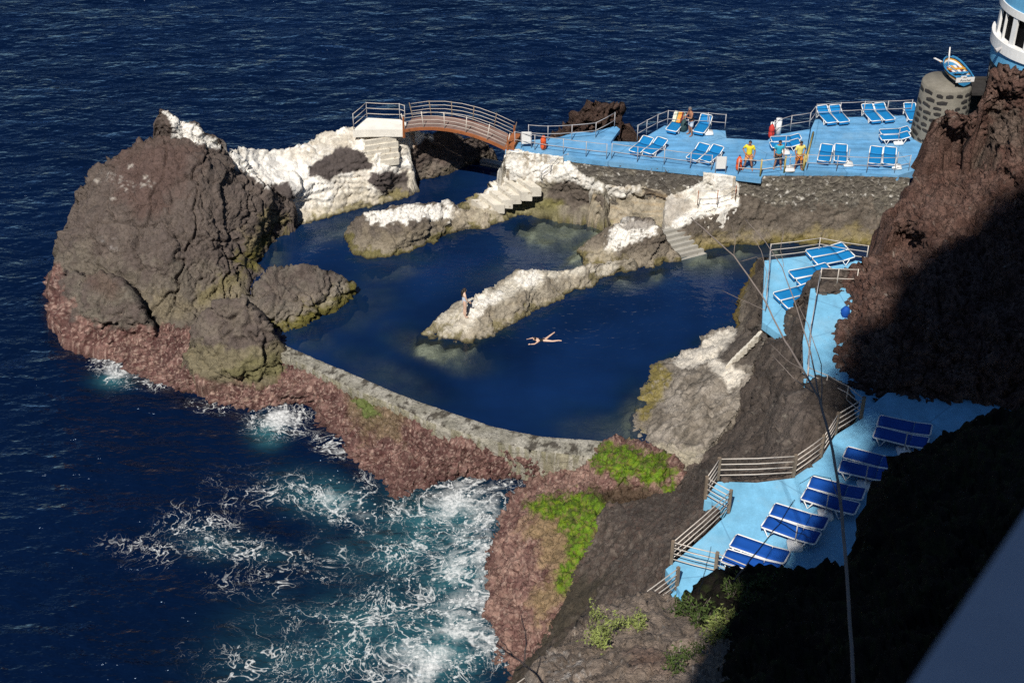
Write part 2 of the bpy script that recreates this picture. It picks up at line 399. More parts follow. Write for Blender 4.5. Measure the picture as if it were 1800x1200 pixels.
def patch(name, label, ring, pts, colf, step=2.6, dkw=None, mat='rock', kind=None, cat='rock', c=26.0, skirt=1.0, group=None, bottom=.25, parent=None):
    ring = [tuple(r) for r in ring]
    R = RBF(list(ring)+list(pts), c)
    poly = [(p[0], p[1]) for p in ring]
    P2 = np.array(poly); lo = P2.min(0)-step; hi = P2.max(0)+step
    nu = int((hi[0]-lo[0])/step)+2; nv = int((hi[1]-lo[1])/step)+2
    gu, gv = np.meshgrid(lo[0]+np.arange(nu)*step, lo[1]+np.arange(nv)*step)
    uv = np.stack([gu.ravel(), gv.ravel()], 1)
    cc = inside(poly, np.stack([(gu[:-1, :-1]+step/2).ravel(), (gv[:-1, :-1]+step/2).ravel()], 1)).reshape(nv-1, nu-1)
    iy, ix = np.nonzero(cc); a = iy*nu+ix
    Fq = np.stack([a+nu, a+nu+1, a+1, a], 1)
    used = np.unique(Fq); rem = -np.ones(len(uv), int); rem[used] = np.arange(len(used)); Fq = rem[Fq]; uv = uv[used]
    # boundary directed edges
    E = np.concatenate([np.stack([Fq[:, k], Fq[:, (k+1) % 4]], 1) for k in range(4)])
    key = E[:, 0].astype(np.int64)*len(uv)+E[:, 1]; rkey = E[:, 1].astype(np.int64)*len(uv)+E[:, 0]
    be = E[~np.isin(key, rkey)]
    bv = np.unique(be)
    d, q = nearest(poly, uv[bv]); mv = d < step*1.6
    uv[bv[mv]] = q[mv]
    z = R(uv); V = at_np(uv[:, 0], uv[:, 1], z)
    # skirt
    out2 = np.zeros_like(uv)
    dl = uv[be[:, 1]]-uv[be[:, 0]]; nn = np.stack([-dl[:, 1], dl[:, 0]], 1)
    mid = (uv[be[:, 0]]+uv[be[:, 1]])/2; nl = np.maximum(np.linalg.norm(nn, axis=1), 1e-9)[:, None]; nn = nn/nl
    cen = uv.mean(0)
    tst = inside(poly, mid+nn*2.0); nn[tst] *= -1
    np.add.at(out2, be[:, 0], nn); np.add.at(out2, be[:, 1], nn)
    # smooth the outward directions along the rim
    for _ in range(4):
        acc = out2.copy(); np.add.at(acc, be[:, 0], out2[be[:, 1]]); np.add.at(acc, be[:, 1], out2[be[:, 0]])
        out2 = acc/np.maximum(np.linalg.norm(acc, axis=1), 1e-9)[:, None]
    o = out2[bv]; dirw = np.stack([o[:, 0]*.35, -o[:, 1], np.zeros(len(bv))], 1)
    front = sstep(.0, .6, o[:, 1])[:, None]; fac = 1-front*(1-bottom)
    allV = [V]; allUV = [uv]; ids = {int(b): i for i, b in enumerate(bv)}; bi = np.array([[ids[int(x)], ids[int(y)]] for x, y in be])
    prev = bv; cnt = len(V); Fs = [Fq]
    for (ou, dr) in ((.12, .03), (.32, .14), (.6, .45), (.95, 1.1), (1.35, 2.2), (1.6, 3.4)):
        nv_ = V[bv]+dirw*ou*skirt*fac-np.array([0, 0, 1.0])*dr*skirt
        allV.append(nv_); allUV.append(uv[bv]); cur = cnt+np.arange(len(bv)); cnt += len(bv)
        Fs.append(np.stack([prev[bi[:, 1]], prev[bi[:, 0]], cur[bi[:, 0]], cur[bi[:, 1]]], 1)); prev = cur
    V = np.concatenate(allV); uvA = np.concatenate(allUV); Fa = np.concatenate(Fs)
    Nn = vnormals(V, Fa)
    if dkw is not None:
        V = V + Nn*rough(V, Nn, **dkw)[:, None]
    Nn = vnormals(V, Fa)
    nz = fbm(V*1.1, 4, .6); nz2 = fbm(V*4.0+40, 3, .6)
    col = colf(V, uvA, Nn, nz, nz2)
    ob = mesh_np(name, V, Fa, M[mat], parent, col)
    if kind: tag(ob, kind=kind)
    elif parent is None: tag(ob, label, cat, group)
    return ob

def base(n, c1, c2, nz, a=.9):
    m = sstep(-.55, .55, nz*a)
    return np.asarray(c1)[None]*(1-m[:, None])+np.asarray(c2)[None]*m[:, None]

def waterline(col, V, nz, nz2, lev=POOL, hi=.85, strength=1.0, c=C_OLIVE):
    """weed band above the pool level"""
    h = V[:, 2]-lev
    col = mixc(col, C_CREAM, .30*strength*sstep(hi+.75, hi*.5, h+nz*.35))
    col = mixc(col, c, strength*sstep(hi, hi*.3, h+nz*.45+nz2*.12))
    return mixc(col, (.035, .03, .016), sstep(.12, -.02, h+nz2*.05))

def reefcol(V, nz):
    c = base(0, (.120, .062, .055), (.215, .122, .104), nz, 1.5)
    c = mixc(c, (.075, .028, .026), .85*sstep(-.02, .40, fbm(V*2.6+9, 5, .7))); c = mixc(c, (.46, .335, .28), .65*sstep(.25, .55, fbm(V*7+19, 3, .75)))
    return c
def mixa(c, c2, m): return c*(1-m[:, None])+c2*m[:, None]

# ---- the big headland
def col_head(V, uv, Nn, nz, nz2):
    col = base(0, C_ROCK, (.125, .100, .086), nz)
    col = mixc(col, (.10, .060, .052), .7*pmask(uv, [(200, 260), (300, 240), (350, 270), (330, 330), (250, 380), (200, 340)], 25, nz, 25))
    col = mixc(col, (.16, .14, .11), .6*pmask(uv, [(80, 420), (240, 480), (440, 480), (440, 600), (80, 640)], 30, nz, 40))
    col = mixc(col, (.30, .28, .27), .75*sstep(.25, .8, nz2)*pmask(uv, [(180, 425), (205, 418), (212, 440), (190, 450)], 8, nz, 10))
    col = mixc(col, (.40, .37, .34), .7*sstep(.0, .5, nz2)*pmask(uv, [(168, 298), (200, 305), (235, 325), (262, 322), (240, 340), (205, 330)], 6, nz, 12))
    for (a, b) in ((227, 291), (253, 325), (255, 310), (197, 350), (170, 318)):
        col = mixc(col, (.40, .36, .32), pmask(uv, [(a-5, b-3), (a+5, b-2), (a+5, b+2), (a-4, b+3)], 2, nz2, 2))
    om = pmask(uv, [(500, 390), (470, 440), (450, 470), (390, 510), (345, 540), (350, 520), (410, 480), (440, 420), (470, 385)], 12, nz, 22)
    col = mixc(col, C_OLIVE, om*.9); col = mixc(col, (.30, .24, .15), .55*pmask(uv, [(500, 385), (440, 440), (430, 410), (480, 365)], 8, nz, 14))
    col = mixc(col, (.22, .185, .12), .6*pmask(uv, [(235, 520), (340, 520), (420, 480), (440, 540), (280, 570)], 16, nz, 25))
    col = mixa(col, reefcol(V, nz), pmask(uv, [(60, 470), (95, 470), (112, 500), (125, 560), (260, 575), (340, 575), (340, 640), (60, 640)], 8, nz, 16))
    wp = [(283, 196), (300, 203), (330, 215), (352, 222), (356, 234), (385, 243), (390, 256), (420, 268), (440, 285), (470, 335), (440, 300), (412, 290), (405, 268), (372, 262), (345, 260), (330, 244), (301, 238), (300, 215)]
    col = mixc(col, C_WHITE, pmask(uv, wp, 2.5, nz2, 3))
    return col
HEAD = patch('rock', 'tall domed grey-brown headland rock with a white painted ridge rising at the seaward end',
    [(88, 470, .0), (100, 440, .7), (112, 395, 1.7), (130, 335, 2.9), (170, 290, 4.1), (190, 276, 4.6), (240, 248, 5.6), (283, 236, 6.1), (330, 250, 5.7), (395, 263, 4.8),
     (425, 275, 4.2), (445, 300, 3.6), (478, 330, 3.0), (508, 345, 2.0), (514, 380, 1.0), (500, 402, .3), (478, 425, .0), (468, 455, -.1), (462, 488, -.2), (440, 535, -.5), (340, 575, -.7), (270, 580, -.75),
     (230, 588, -.8), (120, 580, -.9), (90, 530, -.9)],
    [(105, 460, .5), (140, 420, 2.0), (200, 450, 1.75), (200, 350, 3.7), (300, 320, 4.6), (400, 340, 3.7), (300, 400, 3.2), (300, 450, 2.2), (300, 520, .55), (200, 520, .5), (200, 390, 3.0),
     (400, 420, 2.2), (400, 480, .95), (450, 430, .9), (430, 370, 2.8), (470, 380, 1.7), (150, 500, .4), (360, 540, -.1), (350, 300, 4.9), (240, 290, 5.0)],
    col_head, step=2.1, dkw=dict(big=.30, mid=.035, fine=.022, crack=.36, cscale=.36, cw=.045, aniso=(1, .8, .8), facet=.95, fscale=.40))
def col_pin(V, uv, Nn, nz, nz2):
    col = base(0, C_BROWN, C_ROCK, nz)
    return mixc(col, C_WHITE, pmask(uv, [(284, 194), (303, 200), (330, 214), (354, 222), (360, 238), (352, 236), (385, 246), (395, 258), (372, 264), (348, 262), (330, 246), (302, 240), (303, 218)], 2.5, nz2, 3))
patch('rock', 'pointed dark rock pinnacle half painted white on top of the headland',
    [(285, 240, 5.9), (275, 224, 6.5), (274, 206, 7.15), (281, 192, 7.6), (300, 198, 7.4), (318, 212, 6.9), (345, 215, 6.7), (356, 232, 6.2), (372, 236, 5.9), (386, 244, 5.6), (392, 258, 4.9), (370, 265, 4.9), (340, 264, 5.1), (310, 250, 5.6)],
    [(300, 225, 6.7), (330, 235, 6.2), (355, 250, 5.6)], col_pin, step=2.0, dkw=dict(big=.06, mid=.07, fine=.03, crack=.08, cscale=.9), skirt=.6, c=10)
def col_lobe(V, uv, Nn, nz, nz2):
    col = base(0, C_ROCK, (.15, .13, .105), nz)
    col = mixc(col, (.10, .055, .045), .5*pmask(uv, [(150, 480), (215, 495), (200, 520), (150, 505)], 10, nz, 15))
    return mixa(col, reefcol(V, nz), pmask(uv, [(60, 470), (118, 478), (112, 510), (132, 560), (180, 577), (280, 578), (280, 640), (60, 640)], 6, nz, 14))
patch('rock', 'low rounded rock bulging from the seaward foot of the headland above the pink reef',
    [(92, 500, .1), (112, 482, 1.0), (150, 478, 1.8), (195, 488, 1.9), (222, 510, 1.6), (240, 540, 1.0), (262, 572, .1), (272, 592, -.5), (220, 604, -.9), (150, 606, -.9), (105, 590, -.9), (88, 550, -.8)],
    [(120, 520, .7), (160, 500, 1.6), (210, 520, 1.3), (170, 545, .8), (230, 560, .4), (150, 575, -.1)], col_lobe, dkw=dict(big=.14, mid=.08, fine=.035, crack=.16, cscale=.6, facet=.8))
def col_b(V, uv, Nn, nz, nz2):
    col = base(0, C_ROCK, (.155, .128, .105), nz)
    col = mixc(col, (.20, .175, .10), .65*pmask(uv, [(320, 600), (360, 610), (430, 615), (500, 600), (510, 690), (320, 690)], 12, nz, 22))
    col = mixc(col, (.13, .125, .04), .55*pmask(uv, [(400, 650), (500, 620), (505, 660), (440, 680)], 10, nz, 18))
    return mixa(col, reefcol(V, nz), .9*pmask(uv, [(318, 650), (370, 668), (440, 676), (510, 655), (510, 700), (310, 700)], 6, nz, 10))
patch('rock', 'cone shaped grey boulder at the corner where the pool wall begins',
    [(325, 628, -.3), (330, 600, .5), (345, 560, 1.6), (370, 540, 2.3), (400, 528, 2.75), (428, 527, 2.8), (445, 545, 2.4), (470, 572, 1.7), (492, 600, .9), (505, 625, .0), (500, 655, -.5), (470, 668, -.7), (430, 680, -.8), (380, 678, -.8), (345, 665, -.7)],
    [(400, 560, 2.0), (400, 595, 1.2), (400, 640, .3), (350, 600, .9), (460, 600, 1.1), (470, 640, .1), (440, 560, 2.1)], col_b, dkw=dict(big=.10, mid=.035, fine=.022, crack=.22, cscale=.5, facet=.7))
def col_c(V, uv, Nn, nz, nz2):
    col = base(0, C_ROCK, (.14, .12, .10), nz)
    col = mixc(col, (.32, .28, .22), .6*pmask(uv, [(560, 520), (600, 505), (625, 510), (600, 540), (560, 555)], 8, nz, 18))
    return mixc(waterline(col, V, nz, nz2, hi=.75), C_OLIVE, .6*pmask(uv, [(530, 560), (600, 528), (632, 510), (632, 545), (560, 590), (480, 620)], 8, nz, 14))
patch('rock', 'long flat-topped grey boulder lying between the headland and the pool',
    [(422, 530, .9), (432, 510, 1.3), (470, 477, 1.9), (520, 468, 2.05), (560, 470, 1.85), (600, 488, 1.1), (622, 504, .5), (632, 518, -.1), (610, 545, -.3), (565, 572, -.4), (505, 603, -.5), (488, 590, -.2), (455, 556, .4)],
    [(480, 520, 1.5), (520, 520, 1.3), (560, 520, 1.1), (500, 575, .2), (560, 550, .35), (595, 530, .25), (470, 550, .8)], col_c, dkw=dict(big=.10, mid=.035, fine=.022, crack=.28, cscale=.5, facet=.8))

# ---- white limewashed slope with the stairs to the bridge
def col_d(V, uv, Nn, nz, nz2):
    col = base(0, C_WHITE, (.66, .61, .53), nz, 1.2)
    band = sstep(.3, 1.0, fbm(V*np.array([.8, .8, 7.0]), 4))
    col = mixc(col, C_STAIN, .50*band)
    col = mixc(col, (.48, .43, .34), .75*pmask(uv, [(495, 370), (560, 360), (640, 330), (715, 310), (715, 360), (560, 400), (495, 410)], 12, nz, 16))
    col = mixc(col, (.42, .37, .29), .5*pmask(uv, [(560, 235), (640, 215), (630, 240), (590, 262), (540, 270)], 10, nz, 16))
    col = mixc(col, C_WHITE, .8*pmask(uv, [(430, 270), (500, 280), (560, 310), (580, 330), (510, 360), (470, 320)], 10, nz, 14))
    for pl in ([(541, 296), (580, 268), (592, 258), (612, 256), (640, 268), (655, 288), (652, 297), (625, 302), (600, 306), (580, 318), (566, 312), (545, 308)],
               [(645, 318), (652, 302), (680, 300), (700, 306), (716, 298), (720, 345), (695, 352), (660, 332)], [(470, 325), (505, 322), (518, 345), (505, 352), (480, 345)]):
        col = mixc(col, (.085, .07, .066), pmask(uv, pl, 2.0, nz2, 3))
    col = mixc(col, C_WHITE, pmask(uv, [(655, 297), (676, 290), (690, 298), (664, 303)], 2, nz2, 3))
    return waterline(col, V, nz, nz2, hi=.35, strength=.8, c=(.20, .17, .07))
patch('rock', 'limewashed white rock slope with dark bare patches climbing to the footbridge',
    [(402, 262, 4.55), (425, 266, 4.1), (450, 264, 3.6), (500, 266, 3.1), (530, 255, 3.15), (560, 240, 3.3), (618, 222, 3.75), (650, 222, 3.7), (708, 226, 3.7), (714, 262, 2.5), (722, 300, 1.3), (718, 335, .3), (700, 352, -.05), (640, 366, -.05),
     (560, 390, -.05), (520, 398, -.05), (500, 396, .0), (497, 372, .9), (500, 352, 1.7), (514, 345, 1.8), (490, 330, 2.4), (460, 318, 2.9), (436, 292, 3.5), (412, 276, 4.2)],
    [(560, 262, 3.0), (500, 288, 2.75), (650, 250, 3.15), (600, 275, 2.75), (630, 282, 2.55), (580, 300, 2.3), (650, 300, 1.9), (690, 290, 1.8), (560, 335, 1.4), (520, 350, 1.4), (620, 330, 1.1), (690, 330, .5), (600, 360, .4), (540, 375, .4), (670, 315, 1.55)],
    col_d, step=2.2, mat='smooth_rock', dkw=dict(big=.10, mid=.08, fine=.03, crack=.10, cscale=.6, strata=.075, sdir=(.25, -.25, 1), sfreq=3.0), c=16)
def col_e(V, uv, Nn, nz, nz2):
    col = base(0, C_ROCK, (.14, .105, .088), nz)
    col = mixc(col, C_WHITE, pmask(uv, [(706, 225), (735, 228), (760, 240), (742, 248), (722, 262), (706, 270)], 3, nz2, 4))
    col = mixc(col, (.42, .17, .04), .85*lmask(uv, [(711, 225), (714, 268)], 3, 3, nz2, 3)); col = mixc(col, (.42, .2, .06), .7*lmask(uv, [(725, 235), (730, 258)], 3, 3, nz2, 3))
    return waterline(col, V, nz, nz2, hi=.3, c=(.12, .10, .07), strength=.8)
patch('rock', 'dark rock under the footbridge dropping into the channel',
    [(705, 226, 3.75), (730, 228, 3.55), (755, 238, 2.9), (790, 230, 2.9), (815, 244, 2.1), (835, 240, 2.1), (858, 255, 1.3), (868, 278, .1), (845, 287, -.05), (815, 298, -.05), (780, 312, -.05), (745, 318, -.05), (722, 325, .0), (714, 300, 1.0), (710, 262, 2.4)],
    [(735, 260, 2.2), (760, 252, 2.15), (790, 258, 1.7), (820, 268, 1.1), (760, 285, 1.0), (730, 290, 1.15), (790, 290, .6), (830, 280, .5)], col_e, step=2.2, dkw=dict(facet=.6, big=.1, mid=.07, fine=.03, crack=.12, cscale=.5), c=14)
def col_h(V, uv, Nn, nz, nz2): return base(0, (.070, .042, .034), (.105, .066, .052), nz)
patch('rock', 'rough dark brown sea stack behind the springboard',
    [(940, 252, 2.1), (975, 238, 2.6), (1000, 222, 3.1), (1018, 200, 3.8), (1032, 183, 4.25), (1045, 176, 4.45), (1070, 179, 4.35), (1088, 192, 3.9), (1096, 212, 3.2), (1100, 250, 1.6), (1060, 258, 1.5), (1000, 258, 1.8)],
    [(1050, 210, 3.5), (1020, 230, 2.9), (1075, 230, 2.6), (990, 245, 2.5)], col_h, step=2.2, mat='lava', dkw=dict(pits=.15, big=.2, mid=.18, fine=.09, crack=.3, cscale=.7, facet=1.4, fscale=.8), c=14)

# ---- islet, spit and the rocks round the inner pools
def col_f(V, uv, Nn, nz, nz2):
    col = base(0, (.115, .095, .08), (.20, .165, .125), nz)
    col = mixc(col, (.22, .185, .13), .6*pmask(uv, [(610, 425), (700, 400), (800, 385), (900, 372), (900, 420), (700, 470), (600, 470)], 14, nz, 20))
    wm = pmask(uv, [(645, 380), (668, 368), (690, 362), (730, 358), (790, 360), (805, 372), (790, 382), (760, 378), (735, 388), (715, 392), (700, 382), (672, 392), (652, 388)], 4, nz*1.2+nz2, 9)
    col = mixc(col, C_WHITE, .92*wm*sstep(-.75, -.15, nz2+nz*.5))
    col = mixc(col, (.40, .345, .26), .8*pmask(uv, [(795, 366), (830, 372), (895, 380), (870, 398), (830, 400), (800, 385)], 6, nz, 10))
    return waterline(col, V, nz, nz2, hi=.32, strength=.8)
patch('rock', 'oval islet rock with a white splashed top in the middle of the pools',
    [(611, 420, .1), (613, 398, .7), (640, 376, 1.5), (668, 366, 1.75), (690, 361, 1.75), (740, 356, 1.7), (790, 359, 1.2), (812, 368, .85), (840, 372, .6), (880, 373, .35), (897, 383, .0), (870, 398, -.05), (800, 412, -.05), (760, 428, -.05), (720, 447, -.05), (690, 453, -.05), (655, 456, -.05), (618, 450, -.05)],
    [(680, 378, 1.6), (740, 372, 1.5), (640, 395, 1.2), (780, 378, .95), (640, 432, .5), (700, 422, .8), (660, 410, 1.1), (740, 405, .9), (780, 398, .55), (850, 385, .4), (620, 425, .4)],
    col_f, step=2.2, dkw=dict(big=.10, mid=.08, fine=.025, crack=.13, cscale=.5), c=16)
def col_i(V, uv, Nn, nz, nz2):
    col = base(0, (.22, .19, .15), (.34, .30, .235), nz)
    top = pmask(uv, [(740, 590), (800, 540), (870, 500), (915, 472), (960, 476), (1060, 462), (1090, 468), (1060, 480), (990, 487), (950, 497), (900, 520), (860, 535), (840, 560), (800, 590), (760, 600)], 7, nz, 12)
    col = mixc(col, (.58, .54, .46), .9*top)
    wm = pmask(uv, [(828, 530), (846, 518), (885, 512), (880, 525), (860, 533), (848, 550), (830, 562), (822, 552)], 4, nz2, 6)+pmask(uv, [(905, 490), (918, 473), (945, 476), (955, 488), (940, 500), (912, 500)], 4, nz2, 6)
    col = mixc(col, C_WHITE, .85*np.clip(wm, 0, 1)*sstep(-.7, -.2, nz2))
    col = mixc(col, (.40, .33, .23), .35*sstep(.1, .6, fbm(V*np.array([1, 1, 6.0]), 3)))
    return waterline(col, V, nz, nz2, hi=.30, strength=.75, c=(.17, .145, .06))
patch('rock', 'long pale rock spit between the two pools on which a woman stands',
    [(740, 590, -.02), (765, 568, .2), (790, 548, .45), (800, 534, .7), (830, 524, .85), (845, 517, 1.1), (872, 502, 1.1), (900, 484, 1.25), (915, 473, 1.45), (945, 475, 1.3), (960, 478, 1.15), (1020, 471, .8), (1060, 462, .75), (1085, 460, .65), (1112, 456, .7), (1114, 474, .05), (1085, 479, .05), (1060, 491, -.05), (1020, 511, -.05),
     (990, 524, -.05), (960, 540, -.05), (920, 565, -.05), (870, 590, -.05), (830, 605, -.05), (790, 603, -.05)],
    [(820, 552, .65), (800, 565, .45), (850, 535, 1.0), (865, 555, .55), (900, 520, 1.0), (930, 495, 1.2), (980, 495, .75), (800, 585, .25), (770, 582, .2), (860, 575, .25), (840, 590, .15), (1030, 490, .45), (925, 535, .6), (960, 515, .55)],
    col_i, step=2.2, dkw=dict(big=.06, mid=.07, fine=.025, crack=.11, cscale=.6), c=12)
def col_j(V, uv, Nn, nz, nz2):
    col = base(0, (.12, .098, .08), (.19, .16, .125), nz)
    wm = pmask(uv, [(1064, 440), (1072, 405), (1090, 388), (1112, 385), (1148, 398), (1146, 412), (1128, 418), (1110, 424), (1100, 434), (1085, 446)], 4, nz2+nz, 6)
    col = mixc(col, C_WHITE, .95*wm*sstep(-.8, -.3, nz2+.5*nz)); col = mixc(col, (.30, .27, .24), .9*pmask(uv, [(1086, 393), (1105, 384), (1150, 392), (1140, 402), (1098, 402)], 3, nz2, 3))
    col = mixc(col, (.33, .285, .20), .7*pmask(uv, [(1030, 470), (1040, 440), (1085, 440), (1090, 478), (1050, 480)], 8, nz, 12))
    return waterline(col, V, nz, nz2, hi=.4, strength=.9, c=(.15, .125, .05))
patch('rock', 'stubby rock with a white splashed top between the spit and the pale steps',
    [(1018, 446, .1), (1030, 428, .55), (1050, 412, 1.1), (1066, 400, 1.6), (1088, 388, 2.05), (1108, 384, 2.2), (1145, 389, 2.05), (1160, 405, 1.7), (1180, 428, 1.0), (1198, 460, .0), (1155, 470, -.05), (1090, 474, -.05), (1055, 476, .0), (1030, 465, .05)],
    [(1110, 400, 2.0), (1145, 403, 1.8), (1080, 410, 1.6), (1110, 425, 1.3), (1150, 425, 1.2), (1120, 450, .5), (1170, 445, .5), (1060, 440, .7), (1045, 452, .35)], col_j, step=2.0, dkw=dict(big=.08, mid=.07, fine=.025, crack=.12, cscale=.6), c=12)
def col_g(V, uv, Nn, nz, nz2):
    col = base(0, (.20, .175, .13), (.29, .26, .20), nz)
    col = mixc(col, (.11, .088, .074), .9*pmask(uv, [(972, 320), (1010, 318), (1040, 335), (1062, 350), (1062, 374), (1030, 362), (990, 362), (965, 345)], 6, nz, 10))
    wm = pmask(uv, [(888, 258), (1002, 268), (1004, 288), (1030, 312), (1060, 324), (1060, 338), (1030, 330), (1006, 318), (975, 316), (955, 318), (930, 328), (905, 342), (870, 352), (838, 352), (845, 335), (885, 310)], 4, nz2, 5)
    col = mixc(col, (.84, .81, .75), .95*wm); col = mixc(col, (.36, .30, .22), .8*wm*sstep(.15, .7, fbm(V*np.array([2.2, 2.2, .5]), 4)))
    col = mixc(col, (.41, .36, .27), .7*pmask(uv, [(818, 352), (870, 350), (905, 362), (895, 385), (850, 398), (815, 400)], 6, nz, 10))
    col = mixc(col, (.17, .155, .045), .8*pmask(uv, [(895, 375), (910, 355), (960, 352), (990, 358), (960, 372), (915, 385)], 6, nz, 8))
    return waterline(col, V, nz, nz2, hi=.3, strength=.8, c=(.16, .14, .05))
patch('rock', 'pale rock ledge with whitewashed stairs curling round the small dark pool',
    [(815, 352, .0), (832, 345, .25), (850, 334, .7), (868, 318, 1.25), (885, 305, 1.75), (891, 266, 3.5), (950, 272, 3.5), (996, 279, 3.55), (1004, 292, 3.34), (1030, 308, 3.03), (1062, 322, 2.6), (1062, 348, 1.8), (1062, 374, 1.0), (1040, 365, 1.0), (985, 362, .95), (950, 363, .7), (925, 368, .3), (905, 382, -.02), (880, 392, -.05), (850, 400, -.05), (815, 403, -.02), (795, 396, .2), (795, 372, .6)],
    [(895, 302, 2.35), (940, 300, 2.8), (985, 300, 3.03), (895, 330, 1.4), (930, 340, 1.42), (985, 338, 1.7), (1020, 340, 1.85), (860, 362, .75), (835, 375, .55), (880, 375, .4)], col_g, step=2.0, mat='smooth_rock', dkw=dict(big=.05, mid=.06, fine=.03, crack=.10, cscale=.8, facet=.45, fscale=.8), c=10, skirt=.7)
def col_k3(V, uv, Nn, nz, nz2):
    col = base(0, (.27, .235, .175), (.40, .35, .27), nz)
    col = mixc(col, (.13, .10, .08), .9*pmask(uv, [(1128, 345), (1138, 333), (1172, 340), (1172, 350), (1140, 350)], 3, nz2, 4))
    col = mixc(col, (.36, .27, .16), .55*sstep(.1, .6, fbm(V*np.array([.8, .8, 9.0]), 3)))
    col = mixc(col, C_WHITE, .85*pmask(uv, [(1040, 322), (1060, 324), (1100, 334), (1130, 332), (1100, 344), (1060, 345)], 4, nz2, 6))
    return waterline(col, V, nz, nz2, hi=.25, strength=.7, c=(.20, .18, .09))
patch('rock', 'banded cream rock shoulder below the masonry wall beside the small dark pool',
    [(1046, 326, 2.45), (1060, 325, 2.5), (1100, 332, 2.34), (1130, 330, 2.5), (1160, 336, 2.34), (1176, 346, 2.02), (1178, 365, 1.4), (1168, 388, .8), (1140, 402, .4), (1085, 406, .0), (1060, 400, -.02), (1052, 378, .8), (1046, 350, 1.65)],
    [(1130, 345, 1.85), (1080, 350, 1.4), (1130, 365, 1.4), (1160, 365, 1.4), (1130, 388, .7), (1080, 380, .55)], col_k3, step=2.0, mat='smooth_rock', dkw=dict(big=.06, mid=.06, fine=.025, crack=.06, cscale=.8, strata=.035, sfreq=2.6), c=12)
def col_k2(V, uv, Nn, nz, nz2):
    col = base(0, (.10, .082, .066), (.165, .137, .11), nz)
    col = mixc(col, (.20, .18, .155), .5*sstep(.2, .8, nz2))
    col = mixc(col, C_WHITE, .95*pmask(uv, [(1170, 398), (1200, 380), (1240, 366), (1300, 352), (1300, 362), (1255, 372), (1220, 388), (1185, 405)], 3, nz2, 4))
    col = mixc(col, (.19, .145, .04), .85*sstep(.95, .35, V[:, 2]+nz*.5))
    return waterline(col, V, nz, nz2, hi=.4, strength=.8, c=(.15, .12, .03))
patch('rock', 'broad brown rock footing under the long sea deck wall',
    [(1180, 402, 1.15), (1200, 382, 1.7), (1250, 366, 2.15), (1299, 354, 2.35), (1302, 340, 2.65), (1400, 332, 2.75), (1500, 334, 2.75), (1590, 338, 2.75), (1590, 434, -.05), (1500, 434, -.05), (1430, 432, -.05), (1350, 430, -.05), (1280, 436, -.05), (1216, 449, -.05), (1200, 432, .45)],
    [(1300, 372, 1.85), (1300, 405, .85), (1400, 362, 1.95), (1400, 395, 1.0), (1500, 362, 1.95), (1500, 395, 1.0), (1240, 402, 1.1), (1240, 425, .4)], col_k2, dkw=dict(big=.12, mid=.09, fine=.035, crack=.12, cscale=.5), c=14)
def col_w(V, uv, Nn, nz, nz2):
    col = base(0, (.84, .82, .77), (.70, .66, .58), nz)
    m = pmask(uv, [(1165, 345), (1200, 340), (1215, 365), (1180, 400), (1165, 395)], 6, nz, 8); col = mixc(col, (.36, .32, .27), .8*m)
    return mixc(col, (.33, .28, .22), .6*sstep(.25, .7, fbm(V*2.0+7, 4)))
patch('rock', 'whitewashed landing and wall corner under the far sign',
    [(1172, 346, 2.0), (1205, 330, 2.75), (1245, 312, 3.5), (1290, 308, 3.6), (1297, 318, 3.35), (1297, 350, 2.4), (1297, 360, 2.2), (1270, 368, 2.05), (1240, 374, 1.9), (1215, 388, 1.55), (1185, 402, 1.15), (1172, 392, 1.2)],
    [(1245, 344, 2.5), (1288, 345, 2.5), (1205, 348, 2.4), (1205, 366, 2.0), (1250, 360, 2.2), (1240, 330, 2.95)], col_w, step=2.0, mat='smooth_rock', dkw=dict(big=.02, mid=.03, fine=.02, crack=.03, cscale=1), c=8, skirt=.5)

# ---- rocks on the near side of the pool
def col_l(V, uv, Nn, nz, nz2):
    col = base(0, (.20, .172, .14), (.31, .275, .235), nz)
    Q = np.stack([V[:, 0]*.6+V[:, 1]*.4, V[:, 1]*2-V[:, 0]*2, V[:, 2]*2], 1)
    col = mixc(col, (.09, .078, .064), .75*sstep(.0, .5, fbm(Q*1.2+3, 4)))
    wm = pmask(uv, [(1180, 637), (1215, 612), (1260, 583), (1297, 577), (1285, 605), (1270, 622), (1255, 632), (1290, 645), (1315, 658), (1300, 672), (1282, 680), (1262, 660), (1245, 640), (1200, 645)], 3, nz2, 5)
    col = mixc(col, (.66, .61, .53), .95*wm)
    col = mixc(col, (.20, .16, .035), .85*pmask(uv, [(1125, 690), (1150, 640), (1165, 640), (1180, 660), (1160, 690), (1140, 740), (1120, 760)], 7, nz, 12)*sstep(-.5, .2, nz2+.3))
    col = mixc(col, (.085, .070, .060), .9*pmask(uv, [(1260, 625), (1300, 580), (1350, 570), (1330, 640), (1300, 640), (1285, 640)], 4, nz, 6))
    col = mixc(col, (.42, .38, .28), .55*pmask(uv, [(1150, 780), (1240, 790), (1210, 830), (1180, 815)], 8, nz2, 10))
    return col
